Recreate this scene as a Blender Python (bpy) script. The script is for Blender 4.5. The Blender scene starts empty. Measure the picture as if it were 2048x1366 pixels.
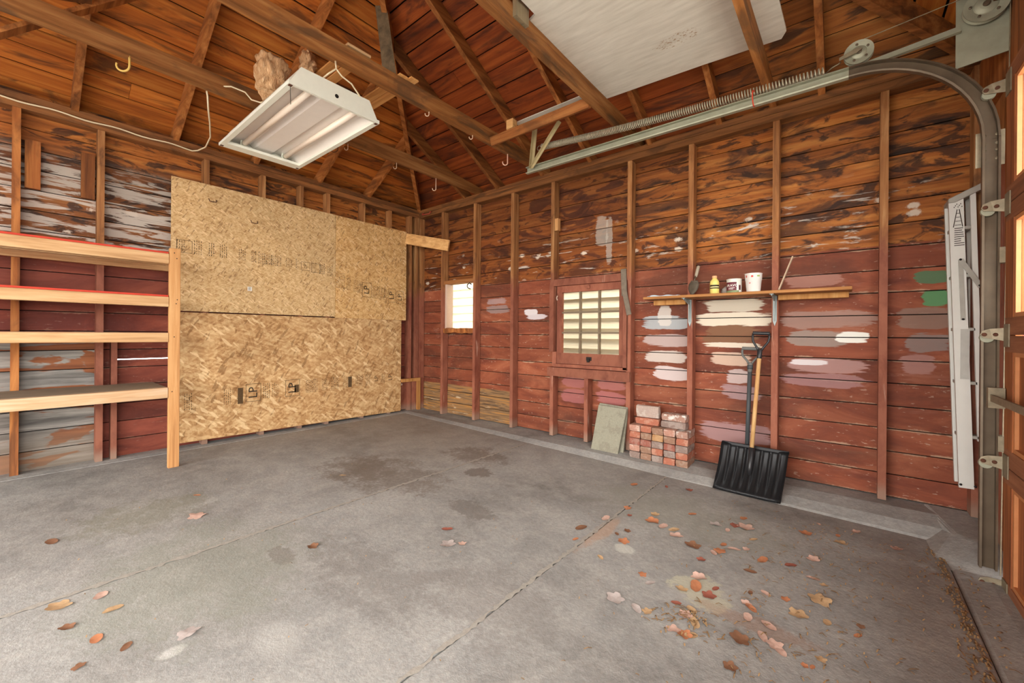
import bpy, bmesh, math, random
from mathutils import Vector, Matrix, noise as mnoise
R = random.Random(7)
scn = bpy.context.scene
COL = scn.collection

# ------------------------------------------------------------------ camera
YAW = 0.8852
ROLL = -0.0082
fwd = Vector((-math.cos(YAW), math.sin(YAW), 0))
rgt = Vector((fwd.y, -fwd.x, 0)); up = Vector((0, 0, 1))
cam = bpy.data.cameras.new('camera'); camo = bpy.data.objects.new('camera', cam); COL.objects.link(camo)
cx = (rgt - ROLL * up).normalized(); cyv = (up + ROLL * rgt).normalized(); cz = cx.cross(cyv)
camo.matrix_world = Matrix(((cx.x, cyv.x, cz.x, 4.532), (cx.y, cyv.y, cz.y, -3.541), (cx.z, cyv.z, cz.z, 1.0085), (0, 0, 0, 1)))
cam.sensor_width = 36; cam.lens = 36 * 819.26 / 2048; cam.shift_y = (669.13 - 683) / 2048
cam.clip_start = 0.02; cam.clip_end = 200
scn.camera = camo

# ------------------------------------------------------------------ daylight and exposure
world = bpy.data.worlds.new('sky'); scn.world = world; world.use_nodes = True
bg = world.node_tree.nodes['Background']
bg.inputs[0].default_value = (1.0, 0.985, 0.955, 1); bg.inputs[1].default_value = 1.0
scn.view_settings.view_transform = 'Standard'; scn.view_settings.look = 'None'
scn.view_settings.exposure = 3.68; scn.view_settings.gamma = 1
scn.view_settings.use_curve_mapping = False
scn.cycles.max_bounces = 7; scn.cycles.diffuse_bounces = 5; scn.cycles.adaptive_threshold = 0.02; scn.cycles.transparent_max_bounces = 16
scn.cycles.sample_clamp_indirect = 8; scn.cycles.caustics_reflective = False; scn.cycles.caustics_refractive = False

def portal(loc, rot, sx, sy):
    l = bpy.data.lights.new('daylight_opening', 'AREA'); l.shape = 'RECTANGLE'; l.size = sx; l.size_y = sy
    l.cycles.is_portal = True
    o = bpy.data.objects.new('daylight_opening', l); COL.objects.link(o); o.location = loc; o.rotation_euler = rot
# portals help the sampler find the sky through the door glass and two added, unseen openings (they emit nothing)
portal((5.14, -4.75, 1.05), (0, math.radians(90), 0), 2.3, 2.4)
portal((2.6, -6.2, 1.0), (math.radians(90), 0, 0), 4.2, 2.2)
portal((5.14, -2.05, 1.62), (0, math.radians(90), 0), 1.1, 2.55)

# ------------------------------------------------------------------ node helpers
def srgb(r, g, b):
    f = lambda c: (c / 255) / 12.92 if c / 255 <= 0.04045 else ((c / 255 + 0.055) / 1.055) ** 2.4
    return (f(r), f(g), f(b), 1)

class M:
    """a small material builder"""
    def __init__(s, name, rough=0.8, metal=0.0, spec=0.3):
        s.m = bpy.data.materials.new(name); s.m.use_nodes = True; s.nt = s.m.node_tree
        s.b = s.nt.nodes['Principled BSDF']; s.out = s.nt.nodes['Material Output']
        s.b.inputs['Roughness'].default_value = rough; s.b.inputs['Metallic'].default_value = metal
        s.b.inputs['Specular IOR Level'].default_value = spec
        s._pos = None
    def n(s, t, **kw):
        x = s.nt.nodes.new('ShaderNode' + t)
        for k, v in kw.items(): setattr(x, k, v)
        return x
    def lk(s, a, b):
        if isinstance(a, (int, float)): b.default_value = a
        elif isinstance(a, (tuple, list, Vector)):
            n = len(b.default_value); b.default_value = tuple(a)[:n]
        else: s.nt.links.new(a, b)
    def pos(s):
        if not s._pos: s._pos = s.n('NewGeometry').outputs['Position']
        return s._pos
    def objpos(s): return s.n('TexCoord').outputs['Object']
    def rnd(s): return s.n('ObjectInfo').outputs['Random']
    def sep(s, v):
        x = s.n('SeparateXYZ'); s.lk(v, x.inputs[0]); return x.outputs
    def comb(s, a, b, c):
        x = s.n('CombineXYZ')
        for i, v in enumerate((a, b, c)): s.lk(v, x.inputs[i])
        return x.outputs[0]
    def math(s, op, a, b=0.0, clamp=False):
        x = s.n('Math', operation=op, use_clamp=clamp); s.lk(a, x.inputs[0]); s.lk(b, x.inputs[1]); return x.outputs[0]
    def vm(s, op, a, b):
        x = s.n('VectorMath', operation=op); s.lk(a, x.inputs[0]); s.lk(b, x.inputs[1]); return x.outputs[0]
    def noise(s, v, scale=1.0, detail=4.0, rough=0.55, dist=0.0):
        x = s.n('TexNoise'); s.lk(v, x.inputs['Vector']); s.lk(scale, x.inputs['Scale']); s.lk(detail, x.inputs['Detail'])
        s.lk(rough, x.inputs['Roughness']); s.lk(dist, x.inputs['Distortion']); return x.outputs[0]
    def vor(s, v, scale=1.0, out='Color'):
        x = s.n('TexVoronoi'); s.lk(v, x.inputs['Vector']); s.lk(scale, x.inputs['Scale']); return x.outputs[out]
    def ramp(s, f, pts, interp='LINEAR'):
        x = s.n('ValToRGB'); cr = x.color_ramp; cr.interpolation = interp; s.lk(f, x.inputs[0])
        while len(cr.elements) < len(pts): cr.elements.new(0.5)
        for e, (p, c) in zip(cr.elements, pts):
            e.position = p; e.color = c if isinstance(c, tuple) else (c, c, c, 1)
        return x.outputs[0]
    def step(s, f, lo, hi):
        x = s.n('MapRange', interpolation_type='SMOOTHSTEP'); s.lk(f, x.inputs[0]); s.lk(lo, x.inputs[1]); s.lk(hi, x.inputs[2])
        return x.outputs[0]
    def mix(s, f, a, b, mode='MIX'):
        x = s.n('Mix', data_type='RGBA', blend_type=mode); s.lk(f, x.inputs[0]); s.lk(a, x.inputs[6]); s.lk(b, x.inputs[7])
        return x.outputs[2]
    def bump(s, h, strength=0.3, dist=0.004):
        x = s.n('Bump'); s.lk(strength, x.inputs['Strength']); s.lk(dist, x.inputs['Distance']); s.lk(h, x.inputs['Height'])
        s.lk(x.outputs[0], s.b.inputs['Normal'])
    def color(s, c): s.lk(c, s.b.inputs['Base Color']); return s
    def patch(s, u, z, c, wob):
        """ragged rectangle mask: c = (cu, cz, half_u, half_z)"""
        a = s.math('MULTIPLY', s.math('ABSOLUTE', s.math('SUBTRACT', u, c[0])), 1 / c[2])
        b = s.math('MULTIPLY', s.math('ABSOLUTE', s.math('SUBTRACT', z, c[1])), 1 / c[3])
        a = s.math('POWER', a, 3.0); b = s.math('POWER', b, 4.0)
        d = s.math('ADD', s.math('ADD', a, b), wob)
        return s.step(d, 1.15, 0.75)
    def ell(s, u, z, c, wob, soft=0.5):
        a = s.math('MULTIPLY', s.math('SUBTRACT', u, c[0]), 1 / c[2]); b = s.math('MULTIPLY', s.math('SUBTRACT', z, c[1]), 1 / c[3])
        d = s.math('ADD', s.math('ADD', s.math('MULTIPLY', a, a), s.math('MULTIPLY', b, b)), wob)
        return s.step(d, 1.0, 1.0 - soft)

def hsv(m, c, v):
    """brighten / darken a colour by a value socket"""
    return m.mix(1.0, c, m.comb(v, v, v), 'MULTIPLY')

def plain(name, c, rough=0.7, metal=0.0, spec=0.3, var=0.15, scale=20.0, bump=0.0):
    m = M(name, rough, metal, spec); p = m.objpos()
    n = m.noise(p, scale, 4)
    m.color(hsv(m, c, m.math('ADD', m.math('MULTIPLY', n, 2 * var), 1 - var)))
    if bump: m.bump(n, bump, 0.003)
    return m.m

def wood(name, cols, axis='X', rough=0.75, blot=0.0, blotcol=(0.02, 0.012, 0.008, 1), gs=1.0, randv=0.35, local=False):
    """sawn timber with grain along an axis; cols = dark, mid, light"""
    m = M(name, rough); P = m.objpos() if local else m.pos(); r = m.rnd()
    sc = {'X': (1.3, 22, 22), 'Y': (22, 1.3, 22), 'Z': (22, 22, 1.3)}[axis]
    v = m.vm('ADD', m.vm('MULTIPLY', P, tuple(k * gs for k in sc)), m.comb(m.math('MULTIPLY', r, 37), m.math('MULTIPLY', r, 91), m.math('MULTIPLY', r, 53)))
    g = m.noise(v, 1.0, 5, 0.62, 0.4)
    c = m.ramp(g, [(0.25, cols[0]), (0.5, cols[1]), (0.75, cols[2])])
    if blot:
        sb = {'X': (1.6, 5, 5), 'Y': (5, 1.6, 5), 'Z': (5, 5, 1.6)}[axis]
        b = m.noise(m.vm('ADD', m.vm('MULTIPLY', P, sb), m.comb(m.math('MULTIPLY', r, 11), 0, m.math('MULTIPLY', r, 17))), 1.0, 5, 0.6, 1.2)
        c = m.mix(m.math('MULTIPLY', m.step(b, 0.5, 0.66), blot), c, blotcol)
    c = hsv(m, c, m.math('ADD', m.math('MULTIPLY', r, 2 * randv), 1 - randv))
    m.color(c); m.bump(g, 0.35, 0.003)
    return m.m

# ------------------------------------------------------------------ geometry helpers
def tag(o, label=None, cat=None, group=None, kind=None):
    if label: o['label'] = label
    if cat: o['category'] = cat
    if group: o['group'] = group
    if kind: o['kind'] = kind
    return o
def link(name, data, mat=None, parent=None):
    o = bpy.data.objects.new(name, data); COL.objects.link(o)
    if mat and data is not None and not data.materials: data.materials.append(mat)
    if parent: o.parent = parent
    return o
def thing(name, label, cat, loc=(0, 0, 0), group=None):
    o = bpy.data.objects.new(name, None); COL.objects.link(o); o.location = loc; o.empty_display_size = 0.1
    return tag(o, label, cat, group)
def struct(name, label=None):
    o = bpy.data.objects.new(name, None); COL.objects.link(o); o.empty_display_size = 0.1
    return tag(o, label, None, None, 'structure')
def rel(parent, p):
    return Vector(p) - (parent.location if parent else Vector())
def bm_obj(name, bm, mat, parent=None, smooth=False, world=True):
    """bmesh built in world coordinates -> object, made relative to its parent chain"""
    off = Vector(); q = parent
    while q: off += q.location; q = q.parent
    if world:
        for v in bm.verts: v.co -= off
    me = bpy.data.meshes.new(name); bm.normal_update(); bm.to_mesh(me); bm.free()
    if smooth:
        for f in me.polygons: f.use_smooth = True
    return link(name, me, mat, parent)
def top(name, bm, mat, label, cat, group=None, kind=None, smooth=False):
    """single-mesh thing with its origin at its base centre"""
    xs = [v.co for v in bm.verts]; lo = Vector([min(v[i] for v in xs) for i in range(3)]); hi = Vector([max(v[i] for v in xs) for i in range(3)])
    c = Vector(((lo.x + hi.x) / 2, (lo.y + hi.y) / 2, lo.z))
    for v in bm.verts: v.co -= c
    o = bm_obj(name, bm, mat, None, smooth); o.location = c
    return tag(o, label, cat, group, kind)
def hexa(bm, p):
    """8 points: bottom 4 then top 4"""
    v = [bm.verts.new(q) for q in p]
    for f in ((3, 2, 1, 0), (4, 5, 6, 7), (0, 1, 5, 4), (1, 2, 6, 5), (2, 3, 7, 6), (3, 0, 4, 7)):
        bm.faces.new([v[i] for i in f])
    return v
def box(bm, x0, x1, y0, y1, z0, z1):
    return hexa(bm, [(x0, y0, z0), (x1, y0, z0), (x1, y1, z0), (x0, y1, z0), (x0, y0, z1), (x1, y0, z1), (x1, y1, z1), (x0, y1, z1)])
def nb(): return bmesh.new()
def bbox(*a):
    bm = nb(); box(bm, *a); return bm
def bar(bm, a, b, w, h, upv=(0, 0, 1), ext=0.0):
    """rectangular bar from a to b: w across, h along 'up'"""
    a = Vector(a); b = Vector(b); d = (b - a).normalized(); a = a - d * ext; b = b + d * ext
    u = Vector(upv); s = d.cross(u).normalized(); u = s.cross(d).normalized(); s *= w / 2; u *= h / 2
    hexa(bm, [a - s - u, a + s - u, b + s - u, b - s - u, a - s + u, a + s + u, b + s + u, b - s + u])
def bevel(bm, w=0.003, seg=1):
    bmesh.ops.bevel(bm, geom=list(bm.edges), offset=w, segments=seg, affect='EDGES', profile=0.5)
    return bm
def tube(bm, pts, r, seg=8, cap=True, rads=None):
    pts = [Vector(p) for p in pts]; rings = []; prev = None
    for i, p in enumerate(pts):
        t = (pts[min(i + 1, len(pts) - 1)] - pts[max(i - 1, 0)]).normalized()
        if prev is None:
            u = t.orthogonal().normalized()
        else:
            u = (prev - t * prev.dot(t)).normalized()
        prev = u; w = t.cross(u); rr = rads[i] if rads else r
        rings.append([bm.verts.new(p + (u * math.cos(a) + w * math.sin(a)) * rr) for a in [2 * math.pi * k / seg for k in range(seg)]])
    for A, B in zip(rings, rings[1:]):
        for k in range(seg): bm.faces.new((A[k], A[(k + 1) % seg], B[(k + 1) % seg], B[k]))
    if cap:
        bm.faces.new(rings[0][::-1]); bm.faces.new(rings[-1])
def lathe(bm, c, prof, seg=24, axis='Z'):
    """prof: list of (radius, height) about an axis through c"""
    c = Vector(c); rings = []
    for r, h in prof:
        ring = []
        for k in range(seg):
            a = 2 * math.pi * k / seg; x, y = r * math.cos(a), r * math.sin(a)
            q = {'Z': (x, y, h), 'Y': (x, h, y), 'X': (h, x, y)}[axis]
            ring.append(bm.verts.new(c + Vector(q)))
        rings.append(ring)
    for A, B in zip(rings, rings[1:]):
        for k in range(seg): bm.faces.new((A[k], A[(k + 1) % seg], B[(k + 1) % seg], B[k]))
    bm.faces.new(rings[0][::-1]); bm.faces.new(rings[-1])
    bmesh.ops.recalc_face_normals(bm, faces=bm.faces)
def prism(bm, pts, ext):
    """closed polygon pts extruded by vector ext"""
    e = Vector(ext); A = [bm.verts.new(p) for p in pts]; B = [bm.verts.new(Vector(p) + e) for p in pts]; n = len(pts)
    bm.faces.new(A[::-1]); bm.faces.new(B)
    for i in range(n): bm.faces.new((A[i], A[(i + 1) % n], B[(i + 1) % n], B[i]))
    bmesh.ops.recalc_face_normals(bm, faces=bm.faces)
def arc(c, r, a0, a1, n, plane='XZ'):
    o = []
    for i in range(n + 1):
        a = math.radians(a0 + (a1 - a0) * i / n); x, y = r * math.cos(a), r * math.sin(a)
        d = {'XZ': (x, 0, y), 'YZ': (0, x, y), 'XY': (x, y, 0)}[plane]
        o.append((c[0] + d[0], c[1] + d[1], c[2] + d[2]))
    return o

CUBE = bpy.data.meshes.new('timber')
_b = nb(); box(_b, -.5, .5, -.5, .5, -.5, .5); _b.to_mesh(CUBE); _b.free()
CUBE.materials.append(None)
def timber(name, x0, x1, y0, y1, z0, z1, mat, parent):
    """a plain sawn stick: shares one mesh, carries its own material"""
    o = bpy.data.objects.new(name, CUBE); COL.objects.link(o)
    off = Vector(); q = parent
    while q: off += q.location; q = q.parent
    o.location = Vector(((x0 + x1) / 2, (y0 + y1) / 2, (z0 + z1) / 2)) - off; o.scale = (x1 - x0, y1 - y0, z1 - z0)
    o.material_slots[0].link = 'OBJECT'; o.material_slots[0].material = mat
    o.parent = parent
    return o

# ------------------------------------------------------------------ room sizes (metres; the inner corner of the two far walls is the origin, z = 0 on the sill)
LX, LY = 5.13, 6.2            # depth along x (door wall at x = LX), width along -y
HP = 2.55                     # underside of the top plate
HT = 2.65                     # top of the plate
SL = 0.57                     # roof pitch
SD = 0.09                     # stud depth
def floor_z(x): return -0.02 * x

# ------------------------------------------------------------------ wall materials
def wall_mat(name, side):
    m = M(name, 0.72); P = m.pos(); X, Yc, Z = m.sep(P); u = X if side == 'B' else Yc
    r = m.rnd(); r10 = m.math('MULTIPLY', r, 10.0)
    gv = m.comb(m.math('MULTIPLY', u, 1.6), r10, m.math('MULTIPLY', Z, 26))
    g = m.noise(gv, 1.0, 6, 0.6, 0.5)
    bl = m.noise(m.comb(m.math('MULTIPLY', u, 1.5), r10, m.math('MULTIPLY', Z, 5.5)), 1.0, 6, 0.62, 1.1)
    fine = m.noise(P, 55, 4, 0.6)
    speck = m.noise(m.comb(m.math('MULTIPLY', u, 22), r10, m.math('MULTIPLY', Z, 60)), 1.0, 3, 0.6)
    med = m.noise(m.comb(m.math('MULTIPLY', u, 3.2), m.math('ADD', r10, 3.0), m.math('MULTIPLY', Z, 11)), 1.0, 5, 0.6, 0.6)
    # bare board
    nat = m.ramp(g, [(0.25, srgb(98, 52, 22)), (0.5, srgb(158, 92, 38)), (0.75, srgb(196, 132, 66))])
    b2 = m.noise(m.comb(m.math('MULTIPLY', u, 3.0), r10, m.math('MULTIPLY', Z, 8.5)), 1.0, 5, 0.6, 1.6)
    nat = m.mix(m.math('MULTIPLY', m.step(bl, 0.49, 0.62), 0.8), nat, srgb(62, 38, 26))
    nat = m.mix(m.math('MULTIPLY', m.step(b2, 0.52, 0.6), 0.8), nat, srgb(44, 28, 22))
    nat = m.mix(m.math('MULTIPLY', m.step(med, 0.58, 0.7), 0.85), nat, srgb(36, 28, 24))
    # old white runs above the painted part
    band = m.math('MULTIPLY', m.step(Z, 1.56, 1.64), m.step(Z, 2.12, 1.9))
    wn = m.noise(m.comb(m.math('MULTIPLY', u, 2.6), 5.0, m.math('MULTIPLY', Z, 21)), 1.0, 5, 0.65, 0.8)
    wl = m.step(wn, 0.60, 0.66)
    if side == 'A':
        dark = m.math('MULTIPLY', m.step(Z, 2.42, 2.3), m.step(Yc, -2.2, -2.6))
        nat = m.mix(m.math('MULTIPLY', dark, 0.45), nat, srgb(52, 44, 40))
        wl = m.math('MAXIMUM', wl, m.math('MULTIPLY', m.step(wn, 0.47, 0.54), m.step(Yc, -2.2, -2.7)))
        band = m.math('MULTIPLY', m.step(Z, 1.56, 1.62), m.step(Z, 2.36, 2.2))
    if side == 'B':   # the far bays are stained nearly black
        nat = m.mix(m.math('MULTIPLY', m.step(m.math('ADD', X, m.math('MULTIPLY', m.math('SUBTRACT', bl, 0.5), 2.0)), 3.6, 2.6), 0.5), nat, srgb(84, 36, 16))
    vx = m.n('TexVoronoi'); m.lk(m.comb(m.math('MULTIPLY', u, 5.5), 0, m.math('MULTIPLY', Z, 9.5)), vx.inputs['Vector']); m.lk(1.0, vx.inputs['Scale'])
    knot = m.math('MULTIPLY', m.step(m.math('ADD', vx.outputs['Distance'], m.math('MULTIPLY', m.math('SUBTRACT', fine, 0.5), 0.25)), 0.24, 0.14), m.step(m.sep(vx.outputs['Color'])[0], 0.62, 0.64))
    nat = m.mix(m.math('MULTIPLY', knot, m.math('MULTIPLY', band, 0.85)), nat, srgb(214, 200, 182))
    nat = m.mix(m.math('MULTIPLY', wl, m.math('MULTIPLY', band, 0.85)), nat, srgb(190, 180, 168))
    # red barn paint
    red = m.ramp(bl, [(0.3, srgb(98, 48, 34)), (0.5, srgb(130, 68, 45)), (0.7, srgb(156, 92, 64))])
    red = m.mix(m.math('MULTIPLY', m.step(g, 0.62, 0.72), 0.45), red, srgb(120, 78, 58))
    red = m.mix(m.math('MULTIPLY', m.step(med, 0.62, 0.74), 0.4), red, srgb(170, 118, 100))
    red = m.mix(m.math('MULTIPLY', m.step(speck, 0.64, 0.72), 0.55), red, srgb(190, 160, 140))
    # worn, dusty board edges and scuffs
    fr = m.math('FRACT', m.math('MULTIPLY', Z, 1 / 0.1445)); ed = m.math('MULTIPLY', m.math('ABSOLUTE', m.math('SUBTRACT', fr, 0.478)), 2.0)
    ew = m.noise(m.comb(m.math('MULTIPLY', u, 5), r10, m.math('MULTIPLY', Z, 9)), 1.0, 5, 0.7, 0.5)
    wear = m.step(m.math('ADD', ed, m.math('MULTIPLY', m.math('SUBTRACT', ew, 0.5), 0.9)), 0.88, 1.02)
    red = m.mix(m.math('MULTIPLY', wear, 0.8), red, m.mix(m.step(ew, .5, .6), srgb(112, 78, 58), srgb(176, 142, 116)))
    grime = m.noise(m.comb(m.math('MULTIPLY', u, 0.9), 2.0, m.math('MULTIPLY', Z, 2.2)), 1.0, 5, 0.65, 0.8)
    red = m.mix(m.math('MULTIPLY', m.step(grime, 0.45, 0.62), 0.55), red, srgb(88, 52, 38))
    if side == 'A':
        red = m.mix(0.6, red, m.ramp(bl, [(0.35, srgb(92, 36, 30)), (0.65, srgb(136, 62, 48))]))
    rand = m.math('ADD', m.math('MULTIPLY', r, 0.36), 0.84)
    red = hsv(m, red, rand); nat = hsv(m, nat, rand)
    jag = m.math('MULTIPLY', m.math('SUBTRACT', bl, 0.5), 0.06)
    col = m.mix(m.step(m.math('ADD', Z, jag), 1.606, 1.594), nat, red)
    # a dusty worn strip along the foot of the wall
    wob = m.math('MULTIPLY', m.math('SUBTRACT', med, 0.5), 0.9)
    wobf = m.math('MULTIPLY', m.math('SUBTRACT', speck, 0.5), 1.1)
    if side == 'B':
        raw = m.ramp(m.noise(gv, 1.0, 6, 0.6, 2.0), [(0.35, srgb(92, 70, 50)), (0.5, srgb(140, 108, 74)), (0.62, srgb(172, 120, 62))])
        raw = m.mix(m.step(wn, 0.6, 0.68), raw, srgb(190, 166, 134))
        col = m.mix(m.math('MULTIPLY', m.step(m.math('ADD', Z, m.math('MULTIPLY', wob, .03)), .374, .362), m.step(u, 1.70, 1.69)), col, raw)
        W = lambda *c: srgb(*c)
        sw = [(3.32, 1.12, .174, .056, W(176, 184, 186), .8), (3.32, 1.18, .051, .084, W(214, 206, 196), .75), (3.33, .97, .169, .05, W(184, 164, 158), .9),
              (3.33, .83, .156, .048, W(200, 186, 176), .95), (3.38, .69, .125, .055, W(204, 188, 184), .95),
              (3.85, 1.25, .19, .046, W(206, 196, 176), .85), (3.85, 1.14, .239, .052, W(222, 210, 188), .95), (3.83, 1.02, .18, .066, W(126, 88, 62), 1),
              (3.85, .94, .182, .019, W(222, 210, 190), .9), (3.84, .83, .139, .047, W(218, 190, 168), .75), (3.89, .70, .077, .054, W(206, 190, 186), .7),
              (3.91, .58, .118, .053, W(178, 152, 154), .6), (3.87, .26, .223, .075, W(166, 130, 128), .85), (4.35, 1.40, .16, .04, W(176, 130, 116), .6),
              (4.43, 1.13, .23, .06, W(158, 128, 116), .75), (4.38, 1.0, .16, .052, W(150, 138, 128), .75), (4.42, .81, .204, .045, W(182, 144, 138), .65),
              (4.41, .71, .219, .043, W(166, 128, 128), .6), (4.32, .83, .1, .018, W(214, 206, 206), .9), (4.56, 1.01, .079, .037, W(228, 226, 216), 1),
              (4.93, 1.38, .071, .036, W(86, 116, 84), .95), (4.95, 1.25, .058, .045, W(92, 138, 92), 1), (4.90, 1.13, .114, .061, W(140, 112, 98), .8),
              (4.92, .98, .091, .06, W(138, 124, 118), .75), (4.87, .84, .071, .062, W(166, 124, 116), .7), (1.89, 1.25, .08, .032, W(214, 206, 206), .95),
              (1.97, 1.20, .121, .026, W(206, 196, 198), .95), (1.39, 1.39, .14, .034, W(172, 148, 146), .7), (1.41, 1.3, .153, .042, W(150, 132, 128), .75),
              (2.44, .54, .123, .05, W(168, 104, 100), .7), (2.44, .41, .134, .064, W(166, 102, 100), .7), (2.84, .55, .125, .046, W(172, 108, 102), .75),
              (2.83, .42, .138, .054, W(172, 106, 104), .75), (2.72, 2.0, .06, .13, W(190, 182, 170), .5), (2.80, 1.9, .03, .2, W(190, 182, 170), .5)]
        gs2 = m.noise(m.comb(m.math('MULTIPLY', u, 6), 9.0, m.math('MULTIPLY', Z, 75)), 1.0, 3, 0.6)
        wobs = m.math('ADD', m.math('MULTIPLY', m.math('SUBTRACT', med, 0.5), 3.0), m.math('MULTIPLY', m.math('SUBTRACT', gs2, 0.5), 2.2))
        for q in sw:
            k = m.patch(u, Z, (q[0], q[1], q[2] * 1.08, q[3] * 1.08), wobs)
            col = m.mix(m.math('MULTIPLY', k, q[5]), col, q[4])
    else:
        # flaking whitewash in the first bays from the shelving
        gw = m.ramp(g, [(0.28, srgb(80, 76, 72)), (0.52, srgb(130, 125, 119)), (0.75, srgb(178, 172, 162))])
        brown = m.ramp(g, [(0.3, srgb(96, 52, 30)), (0.7, srgb(150, 92, 56))])
        pk = m.noise(m.comb(m.math('MULTIPLY', u, 2.4), r10, m.math('MULTIPLY', Z, 8)), 1.0, 4, 0.55, 0.5)
        gw = m.mix(m.step(pk, 0.50, 0.54), gw, brown)
        gw = m.mix(m.math('MULTIPLY', m.step(Z, 0.35, 0.1), 0.5), gw, srgb(124, 106, 86))
        reg = m.math('MULTIPLY', m.step(m.math('ADD', Z, jag), 0.94, 0.90), m.step(Yc, -3.085, -3.095))
        col = m.mix(reg, col, gw)
    m.color(col)
    m.lk(m.math('ADD', m.math('MULTIPLY', fine, 0.2), 0.6), m.b.inputs['Roughness'])
    m.bump(m.math('ADD', g, m.math('MULTIPLY', speck, 0.4)), 0.4, 0.004)
    return m.m
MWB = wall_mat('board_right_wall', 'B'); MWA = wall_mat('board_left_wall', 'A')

def stud_mat(name, redz=1.6, low=0.0):
    m = M(name, 0.72); P = m.pos(); X, Yc, Z = m.sep(P); r = m.rnd()
    g = m.noise(m.vm('ADD', m.vm('MULTIPLY', P, (26, 26, 1.6)), m.comb(m.math('MULTIPLY', r, 40), 0, 0)), 1.0, 5, 0.6, 0.5)
    b = m.noise(m.vm('ADD', m.vm('MULTIPLY', P, (9, 9, 4)), m.comb(0, m.math('MULTIPLY', r, 40), 0)), 1.0, 5, 0.65, 0.4)
    nat = m.ramp(g, [(0.28, srgb(104, 64, 36)), (0.52, srgb(160, 108, 64)), (0.75, srgb(196, 150, 100))])
    nat = m.mix(m.math('MULTIPLY', m.step(b, 0.56, 0.7), 0.6), nat, srgb(86, 56, 38))
    red = m.ramp(b, [(0.3, srgb(116, 62, 46)), (0.6, srgb(150, 92, 70))])
    red = m.mix(m.math('MULTIPLY', m.step(g, 0.63, 0.7), 0.6), red, srgb(196, 160, 140))
    k = m.step(m.math('ADD', Z, m.math('MULTIPLY', m.math('SUBTRACT', b, 0.5), 0.5)), redz + 0.12, redz - 0.12)
    c = m.mix(k, nat, red)
    c = m.mix(m.math('MULTIPLY', m.step(Z, 0.12, 0.02), 0.7), c, srgb(150, 126, 108))
    m.color(hsv(m, c, m.math('ADD', m.math('MULTIPLY', r, 0.3), 0.85))); m.bump(g, 0.35, 0.003)
    return m.m
MSTB = stud_mat('stud_right_wall'); MSTA = stud_mat('stud_left_wall', 1.55)
MSTBARE = wood('stud_bare', (srgb(86, 48, 26), srgb(146, 86, 42), srgb(184, 122, 66)), 'Z', blot=0.5)
MPLX = wood('plate_wood', (srgb(70, 44, 26), srgb(118, 76, 42), srgb(158, 104, 58)), 'X', blot=0.5)
MPLY = wood('plate_wood_left', (srgb(70, 44, 26), srgb(118, 76, 42), srgb(158, 104, 58)), 'Y', blot=0.5)
MROOFA = wood('roof_board_left', (srgb(122, 60, 20), srgb(170, 94, 32), srgb(204, 130, 54)), 'Y', blot=0.75, blotcol=srgb(70, 42, 24), randv=0.2)
def roof_right_mat():
    m = M('roof_board_right', .75); P = m.pos(); X, Yc, Z = m.sep(P); r = m.rnd()
    off = m.comb(m.math('MULTIPLY', r, 37), m.math('MULTIPLY', r, 91), 0)
    g = m.noise(m.vm('ADD', m.vm('MULTIPLY', P, (1.4, 20, 20)), off), 1.0, 5, .6, .5)
    bl = m.noise(m.vm('ADD', m.vm('MULTIPLY', P, (1.5, 6, 6)), off), 1.0, 5, .62, 1.2)
    a = m.ramp(g, [(.2, srgb(84, 36, 16)), (.5, srgb(130, 60, 22)), (.8, srgb(170, 90, 36))]); a = m.mix(m.math('MULTIPLY', m.step(bl, .5, .68), .7), a, srgb(56, 30, 20))
    c = m.ramp(g, [(.2, srgb(96, 56, 28)), (.5, srgb(156, 96, 46)), (.8, srgb(194, 136, 74))]); c = m.mix(m.math('MULTIPLY', m.step(bl, .48, .6), .8), c, srgb(52, 42, 36))
    k = m.step(m.math('ADD', X, m.math('MULTIPLY', m.math('SUBTRACT', bl, .5), 1.5)), 3.3, 4.4)
    m.color(hsv(m, m.mix(k, a, c), m.math('ADD', m.math('MULTIPLY', r, .4), .8))); m.bump(g, .35, .003); return m.m
MROOFB = roof_right_mat()
MRAFX = wood('rafter_wood', (srgb(92, 52, 24), srgb(152, 92, 44), srgb(190, 128, 72)), 'X', blot=0.4)
MRAFY = wood('rafter_wood_right', (srgb(92, 52, 24), srgb(152, 92, 44), srgb(190, 128, 72)), 'Y', blot=0.4)
MJOIST = wood('joist_wood', (srgb(92, 56, 28), srgb(152, 98, 50), srgb(192, 138, 84)), 'Y', blot=0.6, blotcol=srgb(76, 60, 44))
MDARK = plain('dark_backing', (0.012, 0.009, 0.008, 1), 0.95, spec=0.05)

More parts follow.
